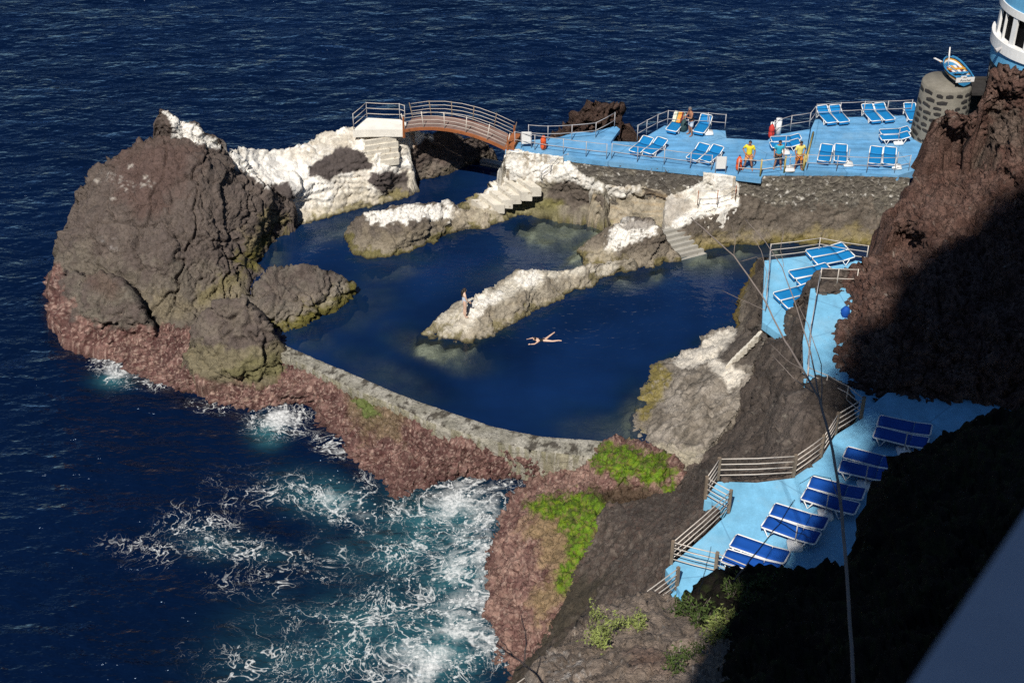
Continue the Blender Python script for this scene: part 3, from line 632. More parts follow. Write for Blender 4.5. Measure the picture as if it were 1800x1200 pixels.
patch('rock', 'grey streaked rock with pale worn terraces on the near shore of the pool',
    [(1112, 766, -.05), (1118, 735, -.05), (1128, 705, -.03), (1128, 685, .0), (1150, 650, .1), (1162, 638, .35), (1190, 630, .3), (1215, 611, .25), (1255, 583, .3), (1295, 576, .7), (1318, 580, 1.6), (1347, 572, 3.2), (1340, 605, 2.9), (1322, 645, 2.1), (1314, 690, 1.6), (1285, 740, 1.2), (1245, 790, .6), (1205, 836, .0), (1185, 812, .1), (1160, 796, .2), (1130, 782, .1)],
    [(1250, 640, 1.15), (1200, 660, .95), (1290, 665, 1.6), (1200, 720, .85), (1150, 730, .45), (1180, 775, .5), (1240, 735, 1.1), (1270, 700, 1.5), (1285, 620, 1.5), (1230, 620, .55), (1160, 690, .4), (1260, 605, .6)],
    col_l, step=2.2, dkw=dict(big=.1, mid=.12, fine=.04, crack=.10, cscale=.5, aniso=(.7, 1.2, 1.3)), c=14)
def col_m(V, uv, Nn, nz, nz2):
    col = base(0, (.080, .063, .053), (.125, .100, .084), nz)
    col = mixc(col, (.05, .04, .034), .6*sstep(.0, .6, fbm(V*np.array([.6, .6, 3])+2, 4)))
    col = mixc(col, (.14, .115, .10), .6*pmask(uv, [(1350, 700), (1400, 690), (1440, 720), (1420, 770), (1340, 800)], 14, nz, 20))
    return mixc(col, (.26, .23, .19), .7*sstep(.55, .9, nz2+.3*nz))
patch('rock', 'dark brown rock ridge running from the pool up to the edge of the deck path',
    [(1505, 468, 6.3), (1470, 470, 6.0), (1440, 478, 5.6), (1426, 492, 5.5), (1410, 530, 5.0), (1380, 574, 3.7), (1347, 600, 3.0), (1322, 642, 2.0), (1300, 700, 1.3), (1268, 760, .8), (1235, 795, .4), (1200, 832, .1), (1180, 860, .3), (1195, 872, 1.2), (1240, 862, 4.2), (1262, 842, 6.1), (1310, 845, 6.2), (1395, 838, 6.4), (1445, 800, 6.45), (1470, 760, 6.45), (1512, 728, 6.4),
     (1492, 690, 6.9), (1470, 668, 6.9), (1440, 662, 6.7), (1412, 682, 6.0), (1410, 600, 5.8), (1424, 512, 5.85), (1500, 510, 5.9)],
    [(1470, 490, 6.2), (1395, 600, 4.8), (1370, 640, 4.5), (1345, 640, 3.2), (1340, 700, 3.4), (1310, 760, 2.7), (1250, 815, 1.7), (1380, 700, 5.6), (1460, 700, 7.0), (1420, 730, 6.8), (1345, 780, 4.6), (1400, 780, 6.4), (1300, 800, 3.9), (1330, 815, 5.2)],
    col_m, step=2.6, dkw=dict(big=.16, mid=.12, fine=.045, crack=.12, cscale=.4), c=16)
def col_x(V, uv, Nn, nz, nz2):
    col = base(0, (.085, .068, .056), (.13, .105, .085), nz)
    return waterline(col, V, nz, nz2, hi=.8, strength=.9, c=(.16, .115, .025))
patch('rock', 'steep rock face below the lower sunbathing deck',
    [(1350, 452, 3.35), (1350, 578, 3.3), (1325, 590, 2.0), (1300, 582, .5), (1290, 560, -.05), (1297, 520, -.05), (1315, 485, -.05), (1335, 455, .9)],
    [(1330, 520, 1.9), (1320, 560, 1.6), (1335, 490, 2.0), (1310, 540, .8)], col_x, dkw=dict(big=.08, mid=.09, fine=.035, crack=.1, cscale=.6), c=12, skirt=.6)

# ---- reef below the pool wall, weed rocks, slope
def col_n(V, uv, Nn, nz, nz2):
    col = base(0, (.120, .062, .055), (.215, .122, .104), nz, 1.5)
    f = fbm(V*2.6+9, 5, .7)
    col = mixc(col, (.075, .028, .026), .85*sstep(-.02, .40, f)); col = mixc(col, (.46, .335, .28), .65*sstep(.25, .55, fbm(V*7+19, 3, .75))); col = mixc(col, (.46, .33, .26), .75*sstep(.28, .75, fbm(V*3.7+70, 3, .7))*pmask(uv, [(80, 540), (400, 600), (560, 680), (560, 740), (400, 740), (80, 640)], 40))
    col = mixc(col, (.17, .14, .07), .55*pmask(uv, [(600, 660), (720, 720), (700, 770), (630, 760)], 14, nz, 24))
    col = mixc(col, (.10, .15, .03), .8*pmask(uv, [(618, 702), (650, 700), (668, 728), (645, 735)], 5, nz2, 8))
    col = mixc(col, (.10, .050, .045), .8*sstep(.35, -.1, V[:, 2]-SEA+nz*.25))
    return col
REEF = patch('reef', None,
    [(66, 505, -2.1), (72, 560, -2.1), (95, 598, -2.0), (140, 622, -1.95), (190, 640, -1.95), (240, 672, -1.95), (290, 692, -1.95), (335, 702, -1.95), (400, 726, -1.95), (450, 738, -1.95), (500, 722, -1.9), (535, 722, -1.9), (550, 758, -1.95), (590, 792, -1.95), (632, 838, -1.95), (662, 872, -1.95), (688, 892, -1.95), (730, 880, -1.95), (775, 858, -1.95), (800, 852, -1.95), (860, 858, -1.95), (915, 852, -1.9), (965, 832, -1.2), (1010, 815, -.9),
     (1000, 795, -.8), (920, 784, -.12), (830, 763, -.12), (760, 743, -.12), (705, 722, -.12), (690, 708, -.12), (610, 676, -.12), (545, 645, -.12), (500, 627, -.15), (440, 600, -.6), (340, 570, -.6), (240, 560, -.6), (110, 520, -.7), (85, 480, -1.2)],
    [(100, 540, -1.0), (130, 590, -1.2), (200, 610, -.9), (260, 600, -.55), (330, 655, -.85), (300, 662, -1.1), (260, 645, -1.2), (190, 622, -1.4), (420, 692, -.95), (380, 705, -1.4), (500, 682, -.85), (450, 716, -1.45), (540, 700, -1.0), (565, 735, -1.35), (610, 735, -.95), (620, 800, -1.35), (700, 755, -.32), (700, 830, -1.15), (690, 872, -1.55), (800, 790, -.42), (790, 840, -1.5), (900, 808, -.48), (880, 838, -1.55), (950, 818, -.6), (600, 705, -.45), (520, 662, -.42)],
    col_n, mat='wet_rock', kind='structure', step=2.2, dkw=dict(big=.12, mid=.13, fine=.10, crack=.14, cscale=.8, facet=.45, fscale=.9, pits=.10), c=18, skirt=.5)
def col_o(V, uv, Nn, nz, nz2):
    col = base(0, (.19, .105, .09), (.30, .185, .15), nz, 1.4)
    col = mixc(col, (.10, .045, .04), .8*sstep(.05, .5, fbm(V*2.6+9, 5, .7))); col = mixc(col, (.46, .33, .27), .6*sstep(.25, .6, fbm(V*7+19, 3, .75)))
    tan = pmask(uv, [(920, 920), (960, 880), (1010, 900), (1040, 960), (1010, 1020), (960, 1090), (930, 1060), (960, 1000), (940, 950)], 16, nz, 26)
    col = mixc(col, (.26, .19, .095), .75*tan)
    gm = pmask(uv, [(920, 885), (970, 872), (1005, 866), (1050, 872), (1075, 895), (1062, 925), (1042, 965), (1010, 1005), (985, 1035), (975, 1015), (1000, 975), (990, 930), (960, 905)], 9, nz+nz2*.6, 14)
    gm = gm+pmask(uv, [(1040, 805), (1065, 780), (1100, 778), (1130, 792), (1160, 800), (1182, 835), (1150, 850), (1110, 838), (1085, 845), (1055, 830)], 8, nz+nz2*.6, 13)+pmask(uv, [(1165, 855), (1190, 845), (1190, 872), (1172, 870)], 5, nz2, 6)
    gm = np.clip(gm, 0, 1)
    col = mixc(col, C_OLIVE, .8*np.clip(gm*1.3, 0, 1)); col = mixc(col, C_GREEN, gm*sstep(-.45, .15, nz2+nz*.3)); col = mixc(col, (.20, .27, .012), .7*gm*sstep(.1, .5, fbm(V*5+3, 3, .7))); col = mixc(col, (.045, .07, .012), .8*gm*sstep(.15, .5, fbm(V*3+33, 3, .7)))
    col = mixc(col, (.065, .045, .025), .85*pmask(uv, [(1040, 858), (1100, 855), (1160, 862), (1140, 885), (1100, 905), (1070, 890)], 7, nz, 10))
    col = mixc(col, (.10, .050, .045), .8*sstep(.3, -.1, V[:, 2]-SEA+nz*.2))
    return col
patch('rock', 'weed covered rock shelf, pink below and bright green on top, at the pool wall end',
    [(1000, 800, -.8), (1035, 790, -.3), (1062, 772, .3), (1085, 766, .6), (1120, 772, .6), (1160, 788, .6), (1185, 810, .4), (1205, 838, .2), (1200, 868, .4), (1150, 880, .2), (1105, 905, .5), (1070, 925, .5), (1050, 960, .3), (1020, 1010, .0), (985, 1080, -.3), (960, 1130, -.7), (930, 1180, -1.2), (880, 1225, -1.9),
     (800, 1225, -2.1), (800, 1180, -2.1), (815, 1150, -2.1), (838, 1120, -2.1), (818, 1085, -2.1), (818, 1030, -2.1), (826, 985, -2.1), (838, 940, -2.1), (858, 905, -2.1), (868, 875, -2.0), (905, 850, -1.8), (950, 828, -1.2)],
    [(1060, 802, .7), (1110, 805, .95), (1150, 825, .8), (1170, 850, .35), (1100, 850, .1), (1050, 838, .1), (1000, 838, -.35), (940, 850, -.85), (900, 878, -1.35), (1120, 878, -.3), (1090, 880, -.3), (1000, 872, .0), (1050, 890, .4), (960, 888, -.15), (920, 920, -.5), (880, 930, -1.25), (1000, 930, .3), (1045, 925, .6), (950, 970, -.3), (1000, 1000, .1), (860, 1000, -1.35), (900, 1050, -.95), (950, 1050, -.4), (870, 1100, -1.45), (920, 1100, -.9), (885, 1140, -1.5), (860, 1180, -1.75), (930, 1140, -1.0)],
    col_o, mat='wet_rock', step=2.4, dkw=dict(big=.12, mid=.11, fine=.09, crack=.12, cscale=.7, facet=.4, fscale=.8, pits=.08), c=16, skirt=.5)
def col_p(V, uv, Nn, nz, nz2):
    col = base(0, (.085, .066, .055), (.125, .098, .082), nz)
    f = np.abs(perlin(np.stack([V[:, 0]*2.2+V[:, 1]*1.2, V[:, 1]*1.8-V[:, 0]*.7, V[:, 2]*2], 1)))
    col = mixc(col, (.19, .16, .135), .6*sstep(.14, .02, f)); col = mixc(col, (.12, .062, .048), .4*sstep(.2, .6, nz2))
    col = mixc(col, (.055, .047, .03), .75*pmask(uv, [(1000, 1020), (1080, 1010), (1000, 1110), (900, 1210), (830, 1230), (930, 1110)], 18, nz, 25))
    return mixc(col, (.11, .20, .015), .8*pmask(uv, [(820, 1190), (850, 1165), (862, 1185), (850, 1210), (815, 1215)], 5, nz2, 7))
patch('rock', 'brown wrinkled rock slope between the green weed rock and the near deck fence',
    [(1210, 842, 1.6), (1185, 868, .7), (1160, 872, .7), (1120, 885, .7), (1068, 888, .8), (1056, 905, .75), (1048, 945, .5), (1020, 1000, .2), (985, 1070, -.3), (945, 1130, -.8), (905, 1175, -1.4), (850, 1225, -2.0), (860, 1280, -2.0), (1000, 1290, 1.5), (1150, 1200, 5.6), (1200, 1080, 6.2), (1215, 1030, 6.35), (1185, 985, 6.35), (1190, 960, 6.4), (1262, 905, 6.5), (1255, 880, 6.4), (1246, 862, 5.6)],
    [(1060, 915, .9), (1120, 900, 1.7), (1170, 890, 2.4), (1215, 880, 4.2), (1240, 895, 6.0), (1180, 945, 5.4), (1150, 985, 5.0), (1120, 960, 3.2), (1080, 1000, 2.3), (1100, 1050, 4.0), (1050, 1060, 2.3), (1000, 1100, .9), (1150, 1045, 5.8), (950, 1170, .2), (1050, 1150, 3.4), (930, 1230, .0)],
    col_p, step=2.8, dkw=dict(big=.12, mid=.09, fine=.06, crack=.08, cscale=.8, facet=.3), c=18)

# ---- the reddish cliff on the right and the dark bank in the foreground
def col_r(V, uv, Nn, nz, nz2):
    col = base(0, (.112, .060, .047), (.165, .100, .080), nz)
    col = mixc(col, (.17, .125, .105), .55*pmask(uv, [(1480, 560), (1560, 640), (1620, 710), (1480, 700)], 20, nz, 25)*sstep(-.2, .5, nz2))
    col = mixc(col, (.16, .11, .095), .4*sstep(.25, .7, nz2+nz*.5)); col = mixc(col, (.34, .30, .26), .8*sstep(.85, 1.05, nz2+.4*nz))
    col = mixc(col, (.12, .105, .085), .5*pmask(uv, [(1740, 190), (1800, 180), (1810, 260), (1740, 260)], 12, nz, 18))
    return col
CL_DK = dict(pits=.24, big=.34, mid=.15, fine=.075, crack=.16, cscale=.5, cw=.07, facet=.75, fscale=.6)
patch('cliff', 'craggy red-brown cliff standing right of the decks with its lower part in shade',
    [(1492, 474, 6.4), (1520, 456, 6.7), (1560, 440, 6.9), (1592, 420, 7.2), (1570, 402, 7.8), (1566, 375, 8.2), (1585, 340, 8.7), (1625, 315, 9.0), (1680, 292, 9.4), (1704, 268, 9.9), (1672, 235, 11.0), (1652, 214, 11.6), (1662, 197, 12.2), (1700, 196, 12.6), (1735, 202, 12.4), (1800, 190, 12.8), (1900, 180, 13), (2050, 170, 13.2), (2050, 760, 6.9), (1900, 740, 6.5),
     (1720, 726, 6.4), (1620, 716, 6.4), (1550, 708, 6.3), (1508, 692, 6.2), (1474, 660, 6.0), (1468, 625, 6.0), (1480, 560, 6.1), (1494, 520, 6.15), (1486, 500, 6.2)],
    [(1540, 640, 7.2), (1540, 560, 7.4), (1560, 500, 7.9), (1620, 480, 8.8), (1620, 400, 8.9), (1700, 500, 9.0), (1700, 400, 9.6), (1700, 320, 10.2), (1750, 300, 11.0), (1740, 250, 11.2), (1800, 300, 11.2), (1800, 400, 10.3), (1800, 500, 9.3), (1800, 600, 8.5), (1700, 620, 8.0), (1620, 620, 7.6), (1640, 350, 9.2), (1900, 500, 9.5), (1900, 300, 11.5), (1690, 230, 11.6), (1600, 690, 6.8)],
    col_r, step=2.4, mat='lava', dkw=CL_DK, c=16, cat='cliff')
patch('cliff', 'upper red-brown crag in front of the round blue building',
    [(1740, 210, 12.2), (1732, 190, 12.9), (1745, 172, 13.3), (1738, 150, 13.9), (1752, 130, 14.4), (1775, 122, 14.7), (1805, 128, 14.8), (1850, 120, 15), (1950, 110, 15.2), (1950, 420, 10.6), (1840, 400, 10.5), (1800, 340, 11), (1765, 280, 11.6), (1748, 240, 11.9)],
    [(1780, 180, 13.2), (1790, 240, 12.4), (1850, 250, 12.4), (1800, 300, 11.6)], col_r, step=2.4, mat='lava', dkw=dict(pits=.20, big=.28, mid=.18, fine=.13, crack=.14, cscale=.6, facet=.75, fscale=.7), c=16, cat='cliff')
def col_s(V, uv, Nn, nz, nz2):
    col = base(0, (.014, .012, .011), (.024, .020, .017), nz)  # near-black base colour, lowered to deepen the shade on this bank
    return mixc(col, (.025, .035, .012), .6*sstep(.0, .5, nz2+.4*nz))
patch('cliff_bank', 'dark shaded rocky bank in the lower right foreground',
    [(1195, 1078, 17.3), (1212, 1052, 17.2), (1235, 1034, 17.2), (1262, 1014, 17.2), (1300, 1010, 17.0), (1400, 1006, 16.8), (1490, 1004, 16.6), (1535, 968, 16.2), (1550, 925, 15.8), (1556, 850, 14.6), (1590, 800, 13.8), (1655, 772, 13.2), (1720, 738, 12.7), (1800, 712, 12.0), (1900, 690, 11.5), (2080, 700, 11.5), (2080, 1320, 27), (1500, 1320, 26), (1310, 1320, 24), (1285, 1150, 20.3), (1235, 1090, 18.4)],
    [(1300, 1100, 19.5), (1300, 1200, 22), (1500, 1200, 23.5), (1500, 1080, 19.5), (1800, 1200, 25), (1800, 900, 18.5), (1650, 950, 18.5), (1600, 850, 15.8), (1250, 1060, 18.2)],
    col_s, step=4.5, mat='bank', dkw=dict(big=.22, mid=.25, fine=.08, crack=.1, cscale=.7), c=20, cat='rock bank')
def col_q(V, uv, Nn, nz, nz2):
    col = base(0, (.20, .155, .122), (.29, .23, .185), nz)
    col = mixc(col, (.46, .43, .40), .75*sstep(.1, .6, nz2+nz*.3)*pmask(uv, [(965, 1150), (1010, 1130), (1040, 1180), (1030, 1220), (970, 1210)], 14, nz, 18))
    col = mixc(col, (.55, .50, .44), .9*sstep(1.0, 1.15, fbm(V*9.0+3, 2)+.35))
    return mixc(col, (.18, .08, .055), .4*pmask(uv, [(1100, 1140), (1200, 1150), (1180, 1180), (1100, 1175)], 14, nz, 18))
patch('rock', 'near brown lichen speckled rock with green weeds at the bottom of the view',
    [(940, 1320, 22.3), (948, 1200, 19.7), (958, 1165, 19.0), (985, 1138, 18.7), (1010, 1106, 18.3), (1050, 1086, 17.9), (1065, 1072, 17.6), (1100, 1050, 17.1), (1150, 1046, 17.0), (1175, 1054, 17.2), (1200, 1078, 17.9), (1250, 1100, 18.7), (1300, 1160, 20.5), (1340, 1320, 24)],
    [(1100, 1110, 19.0), (1200, 1130, 19.6), (1100, 1200, 21.0), (1250, 1200, 21.3), (1020, 1180, 20.1), (1040, 1130, 19.2), (1150, 1080, 18.2)],
    col_q, step=3.0, dkw=dict(big=.12, mid=.08, fine=.025, crack=.10, cscale=1.0), c=14)
# ------------------------------------------------------------ water
def water_material(name, deep, lowcol, pool=False):
    m = bpy.data.materials.new(name); m.use_nodes = True; nt = m.node_tree; nt.nodes.clear()
    out = N(nt, 'ShaderNodeOutputMaterial'); g = N(nt, 'ShaderNodeNewGeometry')
    def wnoise(sx, sy, rot, detail, rough):
        mp = N(nt, 'ShaderNodeMapping'); mp.inputs['Scale'].default_value = (sx, sy, 1); mp.inputs['Rotation'].default_value = (0, 0, rot)
        L(nt, g.outputs['Position'], mp.inputs[0]); return noise_n(nt, mp.outputs[0], 1.0, detail, rough), mp.outputs[0]
    w1, _ = wnoise(.26, .50, .16, 2, .45); w2, v2 = wnoise(.9, 1.7, -.12, 3, .50); w3, _ = wnoise(3.0, 4.8, .2, 2, .45)
    at_a = N(nt, 'ShaderNodeAttribute', attribute_name='aqua'); at_d = N(nt, 'ShaderNodeAttribute', attribute_name='clear'); at_f = N(nt, 'ShaderNodeAttribute', attribute_name='foam')
    if pool:
        pass
        nrm = bump(nt, None, w2, .16, .30); nrm = bump(nt, None, w3, .10, .06, nrm)
        # swimmer's rings
        c0 = at(1035, 570, 0)
        sub = N(nt, 'ShaderNodeVectorMath', operation='SUBTRACT'); L(nt, g.outputs['Position'], sub.inputs[0]); sub.inputs[1].default_value = c0
        ln = N(nt, 'ShaderNodeVectorMath', operation='LENGTH'); L(nt, sub.outputs[0], ln.inputs[0])
        dist = math_n(nt, 'ADD', ln.outputs['Value'], math_n(nt, 'MULTIPLY', w2, 1.5))
        s = math_n(nt, 'SINE', math_n(nt, 'MULTIPLY', dist, 13.0)); env = ramp(nt, ln.outputs['Value'], .4, 8.5, 1.0, 0.0)
        nrm = bump(nt, None, math_n(nt, 'MULTIPLY', s, math_n(nt, 'MULTIPLY', env, env)), .14, .055, nrm)
    else:
        nrm = bump(nt, None, w1, .70, .85); nrm = bump(nt, None, w2, .80, .42, nrm); nrm = bump(nt, None, w3, .60, .075, nrm)
    big = noise_n(nt, g.outputs['Position'], .14 if pool else .05, 4, .55)
    dc = mixcol(nt, ramp(nt, big, .3, .7), [c*(.55 if pool else .75) for c in deep], [c*(1.4 if pool else 1.25) for c in deep])
    colr = mixcol(nt, at_a.outputs['Fac'], dc, lowcol)
    dif = N(nt, 'ShaderNodeBsdfDiffuse'); L(nt, colr, dif.inputs[0]); L(nt, nrm, dif.inputs['Normal'])
    tr = N(nt, 'ShaderNodeBsdfTransparent'); tr.inputs[0].default_value = (.84, .93, .92, 1)
    body = N(nt, 'ShaderNodeMixShader'); L(nt, at_d.outputs['Fac'], body.inputs[0]); L(nt, dif.outputs[0], body.inputs[1]); L(nt, tr.outputs[0], body.inputs[2])
    gl = N(nt, 'ShaderNodeBsdfGlossy'); gl.inputs['Color'].default_value = (.52, .72, 1.0, 1) if not pool else (.75, .86, 1, 1); gl.inputs['Roughness'].default_value = .05 if pool else .09; L(nt, nrm, gl.inputs['Normal'])
    fr = N(nt, 'ShaderNodeFresnel'); fr.inputs[0].default_value = 1.33; L(nt, nrm, fr.inputs['Normal'])
    sh = N(nt, 'ShaderNodeMixShader'); L(nt, fr.outputs[0], sh.inputs[0]); L(nt, body.outputs[0], sh.inputs[1]); L(nt, gl.outputs[0], sh.inputs[2])
    if not pool:
        # lacy foam: broken marbled veins whose width follows the foam density, froth where it is dense
        F = at_f.outputs['Fac']
        wrp = N(nt, 'ShaderNodeTexNoise'); wrp.inputs['Scale'].default_value = .30; wrp.inputs['Detail'].default_value = 2.0; L(nt, g.outputs['Position'], wrp.inputs['Vector'])
        wv = N(nt, 'ShaderNodeVectorMath', operation='SCALE'); L(nt, wrp.outputs['Color'], wv.inputs[0]); wv.inputs['Scale'].default_value = 3.2
        pv = N(nt, 'ShaderNodeVectorMath', operation='ADD'); L(nt, g.outputs['Position'], pv.inputs[0]); L(nt, wv.outputs[0], pv.inputs[1])
        def vein(sc, w0, det, off):
            ad = N(nt, 'ShaderNodeVectorMath', operation='ADD'); L(nt, pv.outputs[0], ad.inputs[0]); ad.inputs[1].default_value = (off, off*.7, 0)
            n_ = noise_n(nt, ad.outputs[0], sc, det, .60)
            d_ = math_n(nt, 'ABSOLUTE', math_n(nt, 'SUBTRACT', n_, .5))
            q = math_n(nt, 'DIVIDE', d_, math_n(nt, 'ADD', math_n(nt, 'MULTIPLY', F, w0), .0008))
            return math_n(nt, 'MULTIPLY', ramp(nt, q, .15, 1.0, 1.0, 0.0), ramp(nt, F, .04, .25))
        pt = ramp(nt, math_n(nt, 'ADD', noise_n(nt, pv.outputs[0], .55, 5, .6), math_n(nt, 'MULTIPLY', F, .30)), .44, .64, .0, 1.0)
        f1 = math_n(nt, 'MULTIPLY', vein(.30, .030, 4.5, 3.0), ramp(nt, pt, 0, .5)); f2 = math_n(nt, 'MULTIPLY', vein(.62, .030, 5, 11.0), pt); f3 = math_n(nt, 'MULTIPLY', math_n(nt, 'MULTIPLY', vein(1.5, .045, 4, 23.0), pt), .45)
        vo = N(nt, 'ShaderNodeTexVoronoi', feature='SMOOTH_F1', voronoi_dimensions='2D'); vo.inputs['Scale'].default_value = 1.5; vo.inputs['Smoothness'].default_value = .25
        wv2 = N(nt, 'ShaderNodeTexNoise'); wv2.inputs['Scale'].default_value = 1.6; wv2.inputs['Detail'].default_value = 4; L(nt, g.outputs['Position'], wv2.inputs['Vector'])
        pv2 = N(nt, 'ShaderNodeVectorMath', operation='ADD'); L(nt, pv.outputs[0], pv2.inputs[0]); L(nt, wv2.outputs['Color'], pv2.inputs[1]); L(nt, pv2.outputs[0], vo.inputs['Vector'])
        cells = math_n(nt, 'MULTIPLY', ramp(nt, vo.outputs['Distance'], .30, .62), ramp(nt, F, .45, .95, 0, .85))
        thick = ramp(nt, math_n(nt, 'ADD', noise_n(nt, pv.outputs[0], 1.5, 8, .74), math_n(nt, 'MULTIPLY', F, .60)), .94, 1.20)
        fine = noise_n(nt, g.outputs['Position'], 7.0, 6, .75)
        ff = math_n(nt, 'MAXIMUM', math_n(nt, 'MAXIMUM', f1, f2), math_n(nt, 'MAXIMUM', f3, cells)); ff = math_n(nt, 'MULTIPLY', ff, ramp(nt, fine, .34, .58, .18, .9))
        spk = ramp(nt, math_n(nt, 'ADD', noise_n(nt, g.outputs['Position'], 5.5, 3, .6), math_n(nt, 'MULTIPLY', F, .10)), .66, .72, 0, .8); ff = math_n(nt, 'MAXIMUM', ff, math_n(nt, 'MULTIPLY', spk, ramp(nt, F, .12, .30)))
        ff = math_n(nt, 'MAXIMUM', ff, math_n(nt, 'MULTIPLY', thick, ramp(nt, fine, .32, .6, .2, 1.0)))
        fd = N(nt, 'ShaderNodeBsdfDiffuse'); fd.inputs[0].default_value = (.78, .80, .80, 1)
        nb = bump(nt, None, fine, .6, .08); L(nt, nb, fd.inputs['Normal'])
        s2 = N(nt, 'ShaderNodeMixShader'); L(nt, ff, s2.inputs[0]); L(nt, sh.outputs[0], s2.inputs[1]); L(nt, fd.outputs[0], s2.inputs[2]); sh = s2
    L(nt, sh.outputs[0], out.inputs[0]); return m
M['sea'] = water_material('sea_water', (.0010, .0058, .0250), (.036, .135, .16))
M['pool'] = water_material('pool_water', (.0028, .0145, .0580), (.02, .07, .09), True)

def gauss(uv, cx, cy, rx, ry, rot=0.0):
    c, s = math.cos(rot), math.sin(rot); x = uv[:, 0]-cx; y = uv[:, 1]-cy
    a = (x*c+y*s)/rx; b = (-x*s+y*c)/ry
    return np.exp(-(a*a+b*b))
xs = np.concatenate([[-2500, -600, -160, -75], np.arange(-46, 46.01, .34), [75, 160, 600, 2500]])
ys = np.concatenate([[-200, 0, 22], np.arange(33, 112, .34), [125, 160, 300, 900, 3500]])
gx, gy = np.meshgrid(xs, ys); P = np.stack([gx.ravel(), gy.ravel(), np.full(gx.size, SEA)], 1)
inn = ((np.abs(P[:, 0]) < 46.1) & (P[:, 1] > 33) & (P[:, 1] < 112))
P[:, 2] += inn*(.10*fbm(P*np.array([.10, .22, 0])+4, 3)+.075*fbm(P*np.array([.38, .8, 0])+8, 2))
uv = proj_np(P); nx = len(xs); ny = len(ys)
ii, jj = np.meshgrid(np.arange(nx-1), np.arange(ny-1)); a = (jj*nx+ii).ravel()
Fq = np.stack([a, a+1, a+nx+1, a+nx], 1)
nzf = fbm(P*.35+20, 4, .6); nzg = fbm(P*.9+50, 3, .6)
foam = np.zeros(len(P)); aqua = np.zeros(len(P))
for (cx, cy, rx, ry, ro, f) in [(600, 890, 95, 42, .25, .62), (640, 915, 70, 34, .5, .35), (360, 935, 90, 40, .25, .42), (430, 965, 110, 36, .1, .36), (300, 960, 120, 45, 0, .22), (500, 1000, 180, 50, 0, .25), (450, 860, 130, 45, 0, .20),
                                (800, 880, 95, 55, -.35, .78), (740, 920, 95, 60, -.6, .42), (795, 960, 50, 90, .1, .75), (800, 1000, 48, 110, -.1, .72), (830, 1060, 60, 60, 0, .9), (790, 1100, 75, 75, .3, .85), (740, 1160, 95, 60, -.5, .95), (845, 960, 26, 90, .05, 1.0), (835, 1050, 24, 60, .1, 1.05), (855, 890, 40, 24, -.6, .85), (850, 1130, 60, 50, 0, .75), (640, 1110, 190, 90, -.3, .40), (560, 1170, 220, 80, 0, .25), (700, 1010, 120, 120, .2, .30),
                                (205, 650, 42, 20, .35, 1.05), (172, 632, 24, 10, .3, .85), (262, 672, 34, 12, .25, .5), (495, 738, 50, 24, -.15, 1.25), (580, 782, 42, 16, .5, .7), (368, 715, 50, 14, .15, .38), (640, 850, 30, 20, .9, .4), (130, 540, 40, 22, 0, .15), (700, 900, 60, 26, -.2, .55), (880, 850, 50, 22, 0, .7), (875, 905, 40, 12, -.3, .7), (880, 1100, 50, 30, .2, .7)]:
    foam = np.maximum(foam, f*gauss(uv, cx, cy, rx, ry, ro))
foam = np.where(foam > .02, np.clip(foam*(1+.55*nzg)+.10*nzf*(foam > .12), 0, 1.3), 0)
for (cx, cy, rx, ry, ro, f) in [(590, 885, 85, 34, .3, .55), (740, 945, 130, 75, -.2, .55), (800, 1010, 70, 110, 0, .60), (640, 1130, 190, 90, -.2, .42), (760, 1130, 120, 80, 0, .65), (470, 760, 26, 22, 0, .8), (200, 668, 30, 14, 0, .55), (370, 955, 60, 26, .2, .22), (440, 965, 80, 20, .2, .22)]:
    aqua = np.maximum(aqua, f*gauss(uv, cx, cy, rx, ry, ro))
aqua = np.clip(1.15*aqua*(1+.6*nzf+.3*nzg), 0, 1)
nearreef = np.zeros(len(P))
for ln, w in (([(70, 520), (95, 600), (190, 645), (330, 705), (450, 742), (530, 728), (600, 800), (690, 895), (800, 860)], 6), ):
    nearreef = np.maximum(nearreef, lmask(uv, ln, w, 16, nzg, 8))
tagv = tag(mesh_np('sea', P, Fq, M['sea'], attrs=dict(foam=foam, aqua=aqua, clear=np.clip(.55*nearreef, 0, .6))), kind='structure')

POOLPX = [(440, 510), (452, 440), (470, 405), (530, 378), (640, 345), (690, 332), (720, 306), (780, 296), (838, 283), (862, 283), (893, 288), (905, 310), (1000, 325), (1060, 340), (1190, 372), (1300, 380), (1600, 380), (1600, 480), (1420, 505), (1352, 545), (1330, 600), (1280, 680), (1215, 740), (1165, 800), (1085, 795), (1058, 785), (1000, 781), (950, 776), (860, 756), (780, 730), (700, 700), (640, 672), (560, 640), (505, 614), (470, 612), (440, 570)]
pw = [at(u, v, POOL) for u, v in POOLPX]; pxy = [(p.x, p.y) for p in pw]
st = .25; lo = np.array(pxy).min(0); hi = np.array(pxy).max(0)
xs = np.arange(lo[0]-st, hi[0]+2*st, st); ys = np.arange(lo[1]-st, hi[1]+2*st, st); nx = len(xs); ny = len(ys)
gx, gy = np.meshgrid(xs, ys); P = np.stack([gx.ravel(), gy.ravel(), np.zeros(gx.size)], 1)
ii, jj = np.meshgrid(np.arange(nx-1), np.arange(ny-1)); a = (jj*nx+ii).ravel(); Fq = np.stack([a, a+1, a+nx+1, a+nx], 1)
keep = inside(pxy, P[Fq][:, :, :2].mean(1)); Fq = Fq[keep]
used = np.unique(Fq); rem = -np.ones(len(P), int); rem[used] = np.arange(len(used)); Fq = rem[Fq]; P = P[used]
E = np.concatenate([Fq[:, [k, (k+1) % 4]] for k in range(4)]); key = E[:, 0].astype(np.int64)*len(P)+E[:, 1]; rk = E[:, 1].astype(np.int64)*len(P)+E[:, 0]
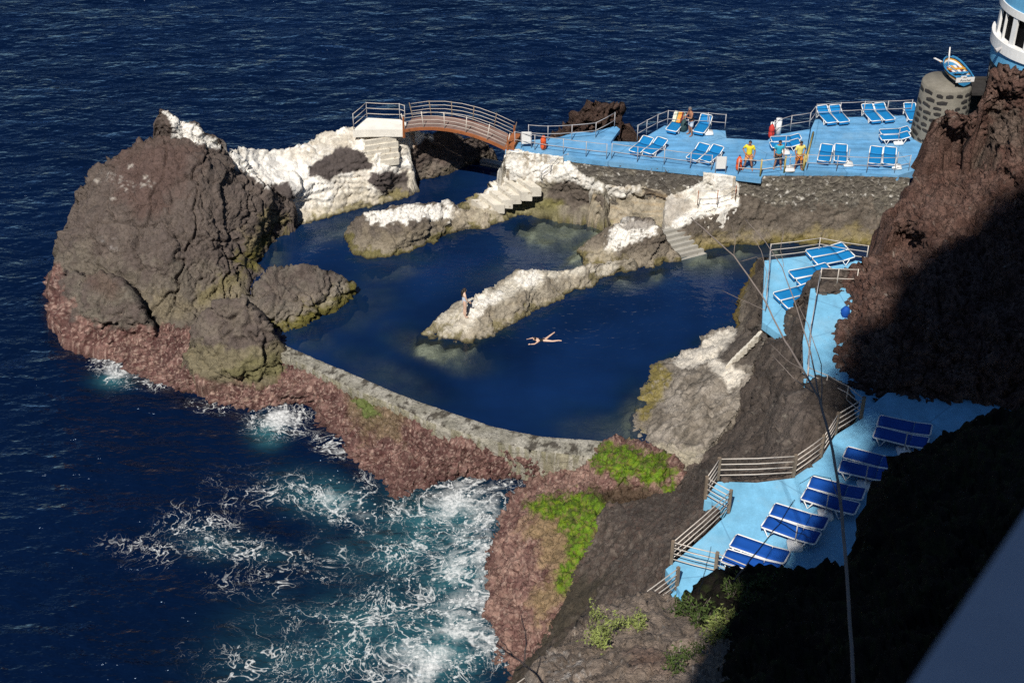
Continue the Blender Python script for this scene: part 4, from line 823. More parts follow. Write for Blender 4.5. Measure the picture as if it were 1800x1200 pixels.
bv = np.unique(E[~np.isin(key, rk)]); _, q = nearest(pxy, P[bv][:, :2]); P[bv, :2] = q
uv = proj_np(P); nzf = fbm(P*.7+20, 4, .6)
sh = np.zeros(len(P))      # how far the bottom rises towards the surface
for (cx, cy, rx, ry, ro, f) in [(755, 610, 75, 26, .35, .98), (800, 625, 60, 30, .3, .75), (1040, 455, 60, 36, -.4, .92), (1000, 420, 95, 45, 0, .80), (1080, 405, 50, 45, 0, .9), (1240, 455, 95, 26, 0, .88), (1330, 440, 160, 20, 0, .80), (1120, 490, 70, 18, -.2, .7), (1110, 735, 34, 60, .35, .82), (1060, 750, 90, 34, .1, .62), (700, 470, 80, 26, -.25, .5), (585, 400, 90, 26, -.3, .62), (545, 590, 45, 30, .5, .55), (680, 660, 110, 36, .4, .45), (480, 440, 26, 40, 0, .75), (620, 540, 90, 50, -.4, .35), (880, 560, 110, 40, -.6, .35), (900, 470, 110, 30, -.2, .42), (800, 330, 50, 24, -.4, .2)]:
    sh = np.maximum(sh, f*gauss(uv, cx, cy, rx, ry, ro))
for pl in ([(740, 592), (830, 606), (930, 566), (1020, 513), (1060, 493), (1090, 478), (1198, 464), (1220, 450), (1350, 432), (1580, 434)], [(505, 604), (610, 545), (632, 518)], [(520, 398), (640, 366), (700, 350)], [(618, 455), (700, 452), (800, 412), (900, 384)], [(1112, 770), (1130, 690), (1160, 640), (1255, 583), (1295, 575)]):
    sh = np.maximum(sh, .80*lmask(uv, pl, 2, 15, nzf, 8))
for pl, f in (([(975, 474), (1000, 450), (1020, 425), (1045, 402), (1062, 396), (1090, 388), (1075, 405), (1050, 430), (1025, 452), (1000, 472)], .97), ([(900, 390), (985, 362), (1060, 370), (1062, 398), (1020, 428), (960, 436), (905, 415)], .86), ([(715, 598), (745, 586), (790, 600), (850, 600), (830, 625), (770, 640), (725, 625)], .93), ([(1200, 450), (1300, 434), (1420, 432), (1400, 450), (1300, 462), (1215, 470)], .84), ([(1060, 486), (1110, 476), (1200, 466), (1190, 480), (1110, 495), (1060, 505)], .86)):
    sh = np.maximum(sh, f*pmask(uv, pl, 10, nzf, 10))
sh = np.clip(sh*(1+.22*nzf), 0, .98)
depth = 1.42*(1-sh)+.03
clear = np.exp(-depth*1.5)*sstep(.05, .3, sh)
tag(mesh_np('pool_water', P, Fq, M['pool'], attrs=dict(clear=clear, aqua=np.clip(sh*.25*(1+nzf), 0, .5), foam=np.zeros(len(P)))), kind='structure')
PB = P.copy(); PB[:, 2] = -depth-.04
PB[:, 2] += .05*fbm(P*2.3+8, 3); colb = base(0, (.20, .185, .13), (.36, .33, .25), nzf)
tag(mesh_np('pool_floor', PB, Fq, M['rock'], col=colb), kind='structure')

# ------------------------------------------------------------ lofts: pool wall, masonry walls
def resample(pl, n):
    pl = [Vector(p) for p in pl]; d = [0]
    for i in range(1, len(pl)): d.append(d[-1]+(pl[i]-pl[i-1]).length)
    out = []
    for k in range(n):
        t = d[-1]*k/(n-1); i = max(j for j in range(len(d)) if d[j] <= t+1e-9); i = min(i, len(pl)-2)
        s = (t-d[i])/max(d[i+1]-d[i], 1e-9); out.append(pl[i].lerp(pl[i+1], s))
    return out
def loft(name, rows, ncol, nrow, mat, colf, dkw=None, parent=None, closed=False, dispf=None, flip=True):
    R = [np.array([tuple(p) for p in resample(r, ncol)]) for r in rows]
    g = []
    for i in range(len(R)-1):
        for k in range(nrow): g.append(R[i]+(R[i+1]-R[i])*k/nrow)
    g.append(R[-1]); nr = len(g); V = np.concatenate(g)
    ii, jj = np.meshgrid(np.arange(ncol-1), np.arange(nr-1)); a = (jj*ncol+ii).ravel()
    Fq = np.stack([a, a+1, a+ncol+1, a+ncol], 1)
    if flip: Fq = Fq[:, ::-1]
    Nn = vnormals(V, Fq)
    if dkw: V = V+Nn*rough(V, Nn, **dkw)[:, None]
    if dispf is not None: V = V+Nn*dispf(V)[:, None]
    uv = proj_np(V); nz = fbm(V*1.1, 4, .6); nz2 = fbm(V*4+40, 3, .6)
    col = colf(V, uv, Nn, nz, nz2)
    return mesh_np(name, V, Fq, M[mat], parent, col)

# pool wall: cast in lengths that meet at joints
def col_sw(V, uv, Nn, nz, nz2):
    col = base(0, (.27, .255, .21), (.38, .36, .31), nz, 1.2)
    side = sstep(.8, .4, np.abs(Nn[:, 2]))
    st_ = fbm(np.stack([V[:, 0]*3.2, V[:, 1]*3.2, V[:, 2]*.25], 1), 4, .6)
    col = mixc(col, (.115, .105, .035), .7*side*sstep(-.25, .45, st_)); col = mixc(col, (.40, .37, .29), .55*side*sstep(.25, .6, st_))
    return mixc(col, (.045, .036, .028), .85*(1-side)*sstep(.12, .5, fbm(V*1.9+60, 4, .7)))
SW_IN = [(498, 604), (505, 607), (560, 632), (640, 665), (700, 692), (780, 720), (860, 747), (950, 766), (1062, 774)]
SW_OUT = [(488, 617), (495, 622), (545, 645), (612, 679), (694, 712), (762, 744), (835, 766), (932, 790), (1055, 804)]
ZT = .17
wi = resample([at(u, v, ZT) for u, v in SW_IN], 200); wo_ = resample([at(u, v, ZT) for u, v in SW_OUT], 200)
wall = empty('sea_wall', wi[100]-Vector((0, 0, 1))); tag(wall, 'curved concrete wall holding the pool back from the sea', 'wall')
cuts = [0, 40, 74, 132, 199]
for a_, b_ in zip(cuts[:-1], cuts[1:]):
    rows = []
    A = wi[a_:b_+1]; B = wo_[a_:b_+1]; g = .0
    d0 = (A[1]-A[0]).normalized()*g; A = [A[0]+d0]+A[1:-1]+[A[-1]-d0]; B = [B[0]+d0]+B[1:-1]+[B[-1]-d0]
    dz = RNG.uniform(-.015, .015)
    up = Vector((0, 0, dz)); bev = .03
    rows = [[p+Vector((0, 0, -1.8)) for p in A], [p+up-Vector((0, 0, bev)) for p in A], [p+up+(q-p)*.08 for p, q in zip(A, B)], [q+up+(p-q)*.08 for p, q in zip(A, B)], [q+up-Vector((0, 0, bev)) for q in B], [q-Vector((0, 0, 1.7))+(q-p)*.18 for p, q in zip(A, B)]]
    ncol = max(8, (b_-a_)*2)
    o = loft('wall_segment', rows, ncol, 6, 'rock', col_sw, dkw=dict(big=.015, mid=.015, fine=.012, crack=.015, cscale=.9, facet=.06, fscale=1.2), parent=None)
    # end caps keep each length solid
    me = o.data; bm = bmesh.new(); bm.from_mesh(me); bm.to_mesh(me); bm.free()
    o.parent = wall; o.matrix_parent_inverse = Matrix.Translation(-wall.location)

# masonry wall under the long deck
ZD = 3.72
FRONT = [(1002, 275), (1067, 283), (1150, 291), (1245, 301), (1292, 306), (1338, 309), (1415, 309), (1500, 309), (1600, 312)]
fr = [at(u, v, ZD) for u, v in FRONT]
def stones(V):
    T = np.stack([V[:, 0]*1.0, V[:, 1]*1.0, V[:, 2]*1.35], 1) + .18*np.stack([fbm(V*1.3+3, 2)]*3, 1)
    f1, f2 = worley(T*2.3); e = sstep(.02, .16, f2-f1)
    return .055*e - .05 + .03*perlin(T*2.3) + .02*fbm(V*6, 2)
def col_mw(V, uv, Nn, nz, nz2):
    T = np.stack([V[:, 0]*1.0, V[:, 1]*1.0, V[:, 2]*1.35], 1) + .18*np.stack([fbm(V*1.3+3, 2)]*3, 1)
    f1, f2 = worley(T*2.3); e = sstep(.03, .16, f2-f1)
    col = base(0, (.105, .092, .078), (.165, .147, .125), nz2)
    col = mixc(col, (.21, .19, .155), .75*(1-e)); col = mixc(col, (.085, .078, .072), .5*pmask(uv, [(1000, 270), (1300, 295), (1200, 345), (1060, 335), (1000, 300)], 12, nz, 14))
    col = mixc(col, C_WHITE, .7*sstep(.55, .8, nz2+.3*nz))
    return mixc(col, (.24, .215, .17), .5*sstep(.1, .6, nz))
rows = [fr, [p+Vector((0, -.10, -1.6)) for p in fr], [p+Vector((0, -.18, -4.5)) for p in fr]]
mw = loft('masonry_wall', rows, 380, 34, 'rock', col_mw, dispf=stones, flip=False); tag(mw, 'long grey rubble stone wall carrying the seaward sun deck', 'wall')

# low dam at the seaward end of the channel
bm = bmesh.new(); p0 = at(846, 281, .25); p1 = at(897, 292, .25)
d = (p1-p0); box(bm, (p0+p1)/2+Vector((0, 0, -1.1)), (d.length, .45, 2.3), math.atan2(d.y, d.x)); bmesh.ops.bevel(bm, geom=bm.edges[:], offset=.05, segments=1)
tag(bm_obj('channel_dam', bm, M['concrete']), 'low concrete sill closing the channel beyond the footbridge', 'dam')

# ------------------------------------------------------------ blue decks
def slab(name, pts, th, mat, kind='structure', bev=.03, parent=None):
    pts = [Vector(p) for p in pts]; bm = bmesh.new()
    top = [bm.verts.new(p) for p in pts]; bot = [bm.verts.new(p-Vector((0, 0, th))) for p in pts]
    for t in tessellate_polygon([pts]):
        f = [top[i] for i in t]; f = bm.faces.new(f)
        if f.calc_area() and (f.normal_update() or f.normal.z < 0): f.normal_flip()
        f = bm.faces.new([bot[i] for i in t])
    n = len(pts)
    for i in range(n): bm.faces.new((top[i], top[(i+1) % n], bot[(i+1) % n], bot[i]))
    bmesh.ops.recalc_face_normals(bm, faces=bm.faces[:])
    o = bm_obj(name, bm, M[mat], parent)
    if kind: tag(o, kind=kind)
    return o
def pz(l, z): return [at(u, v, z) for u, v in l]
ZU = ZD+.12
slab('sun_deck', pz([(888, 263), (940, 268), (1002, 276), (1067, 284), (1150, 292), (1245, 302), (1296, 309), (1338, 314), (1342, 308), (1380, 306), (1382, 304), (1413, 303), (1413, 296), (1424, 227), (1360, 238), (1349, 247), (1277, 243), (1275, 230), (1168, 221), (1119, 250), (1062, 248), (1090, 227), (1080, 222), (1040, 233), (1012, 232), (985, 241), (930, 247), (905, 252), (890, 256)], ZD), .3, 'deck_far')
slab('upper_sun_deck', pz([(1414, 299), (1430, 300), (1500, 304), (1580, 308), (1640, 290), (1720, 270), (1720, 200), (1600, 203), (1500, 206), (1433, 210), (1426, 226)], ZU), .42, 'deck_far')
slab('springboard_deck', pz([(1055, 246), (1074, 249), (1090, 227), (1083, 222)], ZD+.16), .16, 'deck_far')
slab('side_deck', pz([(1537, 440), (1548, 444), (1600, 440), (1600, 395), (1578, 405)], 3.2), .3, 'deck')
ZM = 3.5
slab('lower_deck', pz([(1344, 458), (1439, 447), (1528, 462), (1540, 480), (1500, 520), (1440, 600), (1390, 602), (1340, 566)], ZM), .4, 'deck')
ZP = 6.0
slab('deck_path', [at(1425, 507, ZP), at(1436, 506, ZP), at(1520, 506, ZP), at(1540, 600, ZP), at(1560, 700, 6.25), at(1640, 730, 6.5), at(1560, 760, 6.5), at(1515, 738, 6.5), at(1490, 705, 6.4), at(1462, 682, 6.2), at(1413, 682, ZP), at(1411, 600, ZP)], .5, 'deck')
ZN = 6.55
slab('near_deck', pz([(1180, 992), (1170, 1000), (1195, 1040), (1260, 1075), (1400, 1120), (1700, 1100), (1900, 900), (1900, 700), (1640, 690), (1560, 690), (1512, 728), (1513, 737), (1468, 765), (1443, 806), (1393, 840), (1330, 848), (1262, 846), (1238, 878), (1256, 884), (1284, 900), (1266, 915), (1240, 940)], ZN), .5, 'deck')
slab('deck_landing', [at(1168, 1052, 6.3), at(1190, 1036, 6.3), at(1262, 1074, 6.3), at(1200, 1110, 6.3)], .4, 'deck')

# white platform at the landward end of the bridge
slab('bridge_platform', pz([(643, 207), (703, 210), (716, 217), (709, 228), (650, 228), (620, 229)], 4.0), .45, 'whitewash')

# stairs: every step a block
def stairs(name, label, a, b, wv, n, mat, depth_over=.1, drop=.6, jit=.0):
    """a top centre, b bottom centre (world), wv = half width vector"""
    root = empty(name, b); tag(root, label, 'stairs')
    a = Vector(a); b = Vector(b); w = Vector(wv); run = (b-a); run.z = 0; per = run/n
    for i in range(n):
        z = a.z+(b.z-a.z)*(i+.5)/n
        c = a+run*(i+.5)/n; hl = per*(.5+depth_over); j = 1+RNG.uniform(-jit, jit)
        bm = bmesh.new(); vs = []
        for dz in (0, -drop):
            for s1, s2 in ((-1, -1), (1, -1), (1, 1), (-1, 1)):
                p = c+hl*s1+w*s2*j; vs.append(bm.verts.new((p.x-b.x, p.y-b.y, z+dz-b.z+RNG.uniform(-jit, jit)*.15)))
        for f in ((0, 1, 2, 3), (7, 6, 5, 4), (0, 4, 5, 1), (1, 5, 6, 2), (2, 6, 7, 3), (3, 7, 4, 0)): bm.faces.new([vs[k] for k in f])
        bmesh.ops.recalc_face_normals(bm, faces=bm.faces[:]); bmesh.ops.bevel(bm, geom=bm.edges[:], offset=.035, segments=1)
        bm_obj('step', bm, M[mat], root)
    return root
bpy.context.view_layer.update()
def surf(u, v):
    dg = bpy.context.evaluated_depsgraph_get(); dg.update(); o = Vector((0, 0, CAM_H)); d = (at(u, v, 0)-o).normalized(); hit, loc, n_, i_, ob, m_ = SC.ray_cast(dg, o+d*6, d); return loc
up = Vector((0, 0, 1))
stairs('stone_stairs', 'worn whitewashed stairs beside the footbridge platform', surf(668, 240)+up*.05, surf(676, 286)+up*.02, (.85, .25, 0), 5, 'whitewash_worn', jit=.14, drop=.4)
stairs('stone_stairs', 'blocky whitewashed stairs curling down from the deck corner to the channel', surf(935, 318)+up*.10, surf(842, 366)+up*.12, (.42, -.62, 0), 6, 'whitewash_worn', jit=.16, drop=.55)
stairs('stone_stairs', 'pale steps running into the water beside the stubby white topped rock', at(1178, 398, 1.3), at(1216, 455, -.1), (.75, .35, 0), 7, 'concrete', jit=.14, drop=.5)
stairs('stone_stairs', 'narrow whitewashed steps from the lower deck down to the pool terraces', surf(1340, 582)+up*.05, surf(1282, 640)+up*.08, (.22, .38, 0), 9, 'whitewash_worn', jit=.16, drop=.35)
# flat whitewashed walls
def panel_wall(name, label, tops, zb, th, mat, cat='wall', batter=.1):
    bm = bmesh.new(); g = []
    for p in tops:
        p = Vector(p); g.append([bm.verts.new(p), bm.verts.new((p.x, p.y-batter, zb)), bm.verts.new((p.x, p.y+th, zb)), bm.verts.new((p.x, p.y+th, p.z))])
    for i in range(len(g)-1):
        for j in range(4): bm.faces.new((g[i][j], g[i+1][j], g[i+1][(j+1) % 4], g[i][(j+1) % 4]))
    bm.faces.new(g[0]); bm.faces.new(g[-1][::-1]); bmesh.ops.recalc_face_normals(bm, faces=bm.faces[:]); bmesh.ops.bevel(bm, geom=bm.edges[:], offset=.025, segments=1)
    o = bm_obj(name, bm, M[mat]); tag(o, label, cat); return o
fz = Vector((0, -.10, 0))
def col_ww(V, uv, Nn, nz, nz2):
    col = base(0, (.84, .82, .77), (.72, .68, .60), nz); st_ = fbm(np.stack([V[:, 0]*2.4, V[:, 1]*2.4, V[:, 2]*.35], 1)+5, 4, .6)
    return mixc(col, (.36, .29, .20), .7*sstep(.18, .6, st_))
wt = [at(889, 264, ZD-.03)+fz, at(940, 269, ZD-.03)+fz, at(990, 276, ZD-.03)+fz]
ww = loft('whitewashed_wall', [[p+Vector((0, .5, .0)) for p in wt], wt, [p+Vector((0, -.04, -1.1)) for p in wt], [p+Vector((0, .3, -1.9)) for p in wt]], 90, 26, 'smooth_rock', col_ww, dkw=dict(big=.02, mid=.03, fine=.02, crack=.03, cscale=.8, facet=.15)); tag(ww, 'flat whitewashed wall under the deck corner beside the footbridge', 'wall')
wt = [at(1236, 303, ZD-.03)+fz, at(1262, 306, ZD-.03)+fz, at(1293, 309, ZD-.03)+fz]
ww = loft('whitewashed_wall', [[p+Vector((0, .6, 0)) for p in wt], wt, [p+Vector((0, -.06, -1.2)) for p in wt], [p+Vector((0, -.25, -1.7)) for p in wt]], 60, 18, 'smooth_rock', col_ww, dkw=dict(big=.01, mid=.02, fine=.015, crack=.02, cscale=.8, facet=.1)); tag(ww, 'bright whitewashed wall under the sign at the landing', 'wall')

# ------------------------------------------------------------ caster cliff with scrub above the viewpoint: throws the big shade
edge = [(-2.6, 30), (-3.0, 46), (-3.3, 49), (-3.0, 52), (-3.4, 56), (-2.6, 59), (-2.0, 61.5), (-1.4, 64), (-.4, 67.5), (-1.1, 71), (-1.3, 74), (-.6, 79), (1.0, 82), (4.5, 85.0), (9, 87), (18, 90), (40, 93)]
n = 90; e = resample([Vector((x, 0, z)) for x, z in edge], n)
V = []; 
for p in e:
    for k, (ox, oy) in enumerate(((0, -2.5), (.3, -3.2), (1.2, -4.5), (60, -9))):
        V.append((p.x+ox if k < 3 else max(p.x+6, 46), oy+.0, p.z - (0 if k < 3 else 1)))
V = np.array(V, float); V[:, 0] += .0
# front sheet from the outline across to the right
V2 = []
for p in e:
    for k in range(14):
        t = (k/13)**1.5; V2.append((p.x+(46-p.x)*t, -2.5-.5*math.sin(k*1.3+p.z*.3)*t, p.z-2*t))
V2 = np.array(V2); V2 = V2+.35*np.stack([fbm(V2*.5+i*9, 3) for i in range(3)], 1)*np.array([.3, 1, .5])
ii, jj = np.meshgrid(np.arange(13), np.arange(n-1)); a = (jj*14+ii).ravel(); Fr = np.stack([a, a+1, a+15, a+14], 1)
Vb = V2.copy(); Vb[:, 1] -= 6; 
Fb = Fr[:, ::-1]+len(V2); cnt = len(V2)
rim = [i*14 for i in range(n)]; Fe = np.array([[rim[i], rim[i+1], rim[i+1]+cnt, rim[i]+cnt] for i in range(n-1)])
top = [(n-1)*14+k for k in range(14)]; Ft = np.array([[top[i], top[i+1], top[i+1]+cnt, top[i]+cnt] for i in range(13)])
Vc = np.concatenate([V2, Vb]); Fc = np.concatenate([Fr, Fb, Fe, Ft])
tag(mesh_np('high_cliff', Vc, Fc, M['rock'], col=base(0, (.078, .045, .036), (.11, .07, .055), fbm(Vc*.7, 3))), kind='structure')
def leaf_mesh(name, pts, size, mat, parent=None, seed=0, up=.3):
    r = np.random.RandomState(seed); V = []; Fq = []
    for i, p in enumerate(pts):
        d = r.normal(size=3); d /= np.linalg.norm(d); d[2] = abs(d[2])*up+d[2]*(1-up); a = np.cross(d, r.normal(size=3)); a /= np.linalg.norm(a)+1e-9
        s = size*r.uniform(.6, 1.4); p = np.array(p); k = len(V)
        V += [p-a*s*.28, p+d*s*.55-a*0+np.cross(a, d)*s*.12, p+a*s*.28, p+d*s*1.2]; Fq.append((k, k+2, k+3, k+1)) if False else Fq.append((k, k+1, k+3, k+2)) if False else Fq.append((k, k+2, k+3, k+1))
    return mesh_np(name, np.array(V), np.array(Fq), mat, parent, smooth=False)
r = np.random.RandomState(5); pts = []
for i in range(2, n-6):
    p = e[i]
    if r.rand() < .35: continue
    rad = r.uniform(.25, .6) if p.z < 64 else r.uniform(.6, 1.9)
    ox = -.2 if p.z < 64 else r.uniform(-.75, .4); oz = 0 if p.z < 80 else r.uniform(-.3, .9)
    for k in range(int(260*rad*rad+40)):
        q = r.normal(size=3)*rad*.45; pts.append((p.x+ox+q[0], -3.2+q[1], p.z+oz+q[2]))
for cx, cz, rad in ((-2.0, 73.0, .8), (-1.5, 70.6, .55), (-1.9, 76.0, .6), (-1.3, 74.2, .8)):
    for k in range(int(300*rad*rad)+60):
        q = r.normal(size=3)*rad*.45; pts.append((cx+q[0], -3.2+q[1], cz+q[2]))
    for k in range(60): pts.append((cx+(k/60)*(2.2), -3.2, cz-.1+r.normal()*.06))
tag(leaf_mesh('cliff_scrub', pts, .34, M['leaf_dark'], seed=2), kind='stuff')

bm = bmesh.new(); box(bm, (-46, -8, 8), (86, 9, 70)); bmesh.ops.subdivide_edges(bm, edges=bm.edges[:], cuts=5)
for v in bm.verts: v.co += Vector((0, RNG.uniform(-.8, .3), RNG.uniform(-.8, .3)))
hs = bm_obj('sky_blocker', bm, M['basalt']); tag(hs, kind='structure')  # unseen block behind the viewpoint, added to cut sky light and deepen shade
# parapet the view is taken over
bm = bmesh.new(); a0 = at_d(1590, 1215, 2.1); a1 = at_d(1815, 880, 2.5); dv = (a1-a0); dv2 = Vector((dv.x, dv.y, 0)); side = Vector((dv.y, -dv.x, 0)).normalized()
A0 = a0-dv*1.2; A1 = a1+dv*2.0
vs = [bm.verts.new(p) for p in (A0, A1, A1+side*.7, A0+side*.7)]; vb = [bm.verts.new(v.co+Vector((0, 0, -.45))) for v in vs]
bm.faces.new(vs); bm.faces.new(vb[::-1])
for i in range(4): bm.faces.new((vs[i], vb[i], vb[(i+1) % 4], vs[(i+1) % 4]))
bmesh.ops.recalc_face_normals(bm, faces=bm.faces[:]); bmesh.ops.bevel(bm, geom=bm.edges[:], offset=.03, segments=2)
tag(bm_obj('parapet', bm, M['parapet']), 'blurred smooth concrete parapet close to the viewer in the lower right corner', 'parapet')
# ------------------------------------------------------------ railings
def railing(label, pts, h=1.0, bars=2, pm='steel', bm_='steel', pr=.024, br=.018, name='railing', square=False, skip=(), top=1.0, group=None):
    pts = [Vector(p) for p in pts]; root = empty(name, pts[0]); tag(root, label, 'railing', group); o = pts[0]
    for i, p in enumerate(pts):
        if i in skip: continue
        if square:
            bm = bmesh.new(); d = (pts[min(i+1, len(pts)-1)]-pts[max(0, i-1)]); box(bm, p-o+Vector((0, 0, h*.5)), (pr*2, pr*2, h), math.atan2(d.y, d.x)); bmesh.ops.bevel(bm, geom=bm.edges[:], offset=.012, segments=1)
            bm_obj('post', bm, M[pm], root)
        else: tube_obj('post', [p-o, p-o+Vector((0, 0, h))], pr, M[pm], root)
    for i in range(len(pts)-1):
        for k in range(bars):
            z = h*top*(k+1)/bars-.03; sg = Vector((0, 0, -.012*((pts[i+1]-pts[i]).length)))
            a = pts[i]-o+Vector((0, 0, z)); b = pts[i+1]-o+Vector((0, 0, z)); tube_obj('rail', [a, (a+b)/2+sg, b], br, M[bm_], root)
    return root
def P3(l, z): return [at(u, v, z) for u, v in l]
railing('thin railing along the front edge of the sea deck above the whitewashed corner', P3([(905, 258), (940, 264), (990, 271), (1030, 276), (1066, 280)], ZD), .95, 2)
railing('thin railing along the front edge of the sea deck above the rubble masonry', P3([(1075, 279), (1120, 285), (1167, 290), (1213, 296), (1250, 300)], ZD), .95, 2)
railing('railing along the walkway edge from the bridge to the springboard', P3([(929, 246), (963, 248), (1005, 246), (1047, 242), (1080, 224)], ZD), .95, 2)
railing('railing round the back of the sea deck behind the standing man', P3([(1120, 248), (1136, 239), (1155, 229), (1173, 222), (1243, 226), (1274, 229)], ZD), 1.0, 2)
railing('railing along the seaward edge of the upper deck behind the back row of loungers', P3([(1359, 240), (1389, 231), (1422, 226), (1433, 211), (1475, 208), (1517, 206), (1558, 205), (1600, 203)], ZU), 1.0, 2)
railing('low front railing of the upper deck in front of the four middle loungers', P3([(1418, 299), (1470, 301), (1523, 304), (1572, 304), (1597, 300)], ZU), .95, 2)
r_ = empty('handrail', at(1300, 308, ZD)); tag(r_, 'yellow posted handrail in front of the three lifeguards', 'handrail')
yp = [at(1297, 307, ZD), at(1336, 310, ZD), at(1378, 304, ZD), at(1411, 300, ZD)]
for i, p in enumerate(yp):
    if i: tube_obj('post', [p-yp[0]-(at(1300, 308, ZD)-yp[0]), p-at(1300, 308, ZD)+Vector((.02, .05, 1.0 if i < 3 else 1.0))], .05, M['yellow_post'], r_)
    else: tube_obj('post', [p-at(1300, 308, ZD), p-at(1300, 308, ZD)+Vector((0, 0, .95))], .025, M['steel'], r_)
for i in range(3):
    for z in (.42, .93): tube_obj('rail', [yp[i]-at(1300, 308, ZD)+Vector((0, 0, z)), yp[i+1]-at(1300, 308, ZD)+Vector((0, 0, z))], .02, M['palebar'], r_)
p = at(1412, 300, ZD); q = at(1429, 238, ZU); yr = empty('stair_rail', p); tag(yr, 'long yellow sloping pole at the edge of the upper deck behind the third lifeguard', 'handrail')
tube_obj('post', [(0, 0, 0), (q-p)*.0+Vector((.02, 0, .95))], .05, M['yellow_post'], yr); tube_obj('rail', [Vector((.02, 0, .1)), q-p+Vector((0, 0, .2))], .055, M['yellow_post'], yr)
railing('three bar railing at the far end of the lower sunbathing deck', P3([(1352, 459), (1438, 448), (1522, 462)], ZM), 1.0, 3, 'palebar', 'palebar')
railing('thin railing along the pool side of the lower sunbathing deck', P3([(1352, 462), (1350, 490), (1347, 520), (1345, 548)], ZM), .95, 2, 'steel', 'steel', .02, .014)
railing('pale railing across the head of the deck path', [at(1440, 504, ZP), at(1470, 505, ZP), at(1504, 506, ZP)], 1.0, 2, 'palebar', 'palebar')
railing('thin railing down the pool side of the deck path', [at(1438, 508, ZP), at(1431, 550, ZP), at(1422, 600, ZP), at(1419, 640, ZP), at(1417, 676, ZP)], .95, 2, 'steel', 'steel', .022, .016)
railing('pale bar railing from the deck path down to the first wooden post', [at(1417, 678, ZP), at(1450, 692, 6.25), at(1486, 712, 6.5), at(1513, 734, 6.55)], .95, 3, 'palebar', 'palebar', .02, .018)
railing('four bar fence with weathered posts zigzagging along the near deck edge', P3([(1513, 735), (1468, 763), (1443, 803), (1394, 838), (1261, 843), (1239, 876), (1281, 900), (1180, 990), (1257, 1010), (1345, 1045)], ZN), 1.05, 4, 'post', 'palebar', .055, .02, 'fence', True, top=.97)
railing('four bar fence running down beside the steps at the bottom of the view', [at(1189, 1036, 6.35), at(1045, 1140, 5.6), at(930, 1222, 5.0), at(860, 1270, 4.7)], 1.05, 4, 'post', 'palebar', .05, .02, 'fence', True, top=.97)
railing('small railing beside the little blue deck below the red-brown cliff', P3([(1546, 424), (1577, 406)], 3.2), .95, 3, 'palebar', 'palebar', .02, .016)
railing('rusty landing railing on the whitewashed ledge under the far sign', [at(1226, 361, 2.35), at(1260, 360, 2.35), at(1292, 352, 2.4)], .9, 2, 'rust', 'steel', .024, .014)
railing('dark ladder rail at the whitewashed corner below the sea deck', [at(949, 316, 2.55), at(968, 306, 2.75), at(998, 293, 3.0)], .85, 3, 'steel', 'steel', .022, .014)

# ------------------------------------------------------------ footbridge
B0 = at(710, 227, 4.0); B1 = at(893, 261, ZD+.05); across = Vector((.35, 1.3, 0)); RISE = .58
bridge = empty('footbridge', B0); tag(bridge, 'arched wooden footbridge with rusty orange beams and pale handrails', 'bridge')
def arc(t, s=0.0, dz=0.0):
    p = B0.lerp(B1, t)+across*s; p.z += RISE*4*t*(1-t)*(1-.12*(t-.5)) + dz; return p-B0
nb = 7
for k in range(nb):
    bm = bmesh.new(); s0 = k/nb+.012; s1 = (k+1)/nb-.012; rows = []
    for i in range(25):
        t = i/24; zz = .02*math.sin(k*5.1)
        rows.append([bm.verts.new(arc(t, s0, zz)), bm.verts.new(arc(t, s1, zz)), bm.verts.new(arc(t, s1, zz-.05)), bm.verts.new(arc(t, s0, zz-.05))])
    for i in range(24):
        for j in range(4): bm.faces.new((rows[i][j], rows[i+1][j], rows[i+1][(j+1) % 4], rows[i][(j+1) % 4]))
    bm.faces.new(rows[0]); bm.faces.new(rows[-1][::-1]); bmesh.ops.recalc_face_normals(bm, faces=bm.faces[:])
    bm_obj('plank', bm, M['wood'], bridge)
for s in (-.05, .97):
    bm = bmesh.new(); rows = []
    for i in range(25):
        t = i/24; rows.append([bm.verts.new(arc(t, s, -.03)), bm.verts.new(arc(t, s+.07, -.03)), bm.verts.new(arc(t, s+.07, -.19)), bm.verts.new(arc(t, s, -.19))])
    for i in range(24):
        for j in range(4): bm.faces.new((rows[i][j], rows[i+1][j], rows[i+1][(j+1) % 4], rows[i][(j+1) % 4]))
    bm.faces.new(rows[0]); bm.faces.new(rows[-1][::-1]); bmesh.ops.recalc_face_normals(bm, faces=bm.faces[:])
    bm_obj('beam', bm, M['rust'], bridge)
for s in (-.03, 1.03):
    tt = [.02, .2, .4, .6, .8, .98]
    for t in tt:
        tg = (arc(min(t+.02, 1), s)-arc(max(t-.02, 0), s)).normalized(); up = (Vector((0, 0, 1))-tg*tg.z*.75).normalized()
        tube_obj('post', [arc(t, s, -.2), arc(t, s)+up*.95], .028, M['post' if s > 0 else 'palebar'], bridge)
    for k in range(4):
        hh = .92*(k+1)/4
        tube_obj('handrail', [arc(t, s, hh) for t in np.linspace(.0, 1.0, 7)], .015, M['palebar'], bridge)
for (t, s) in ((0.0, -.03), (1.0, -.03), (1.0, 1.0)):
    bm = bmesh.new(); tube(bm, [arc(t, s, -.5), arc(t, s, .75)], [.09, .05], 6); bm_obj('end_post', bm, M['rust'], bridge)
bm = bmesh.new(); c = arc(1.0, .5); box(bm, c+Vector((.1, 0, .05)), (.5, 1.5, .35), math.atan2(across.y, across.x)-math.pi/2); bmesh.ops.bevel(bm, geom=bm.edges[:], offset=.06, segments=1); bm_obj('end_plate', bm, M['rust'], bridge)
railing('railing round the white platform at the headland end of the footbridge', P3([(622, 228), (645, 208), (703, 210), (712, 213)], 4.0), 1.0, 3, 'steel', 'palebar')

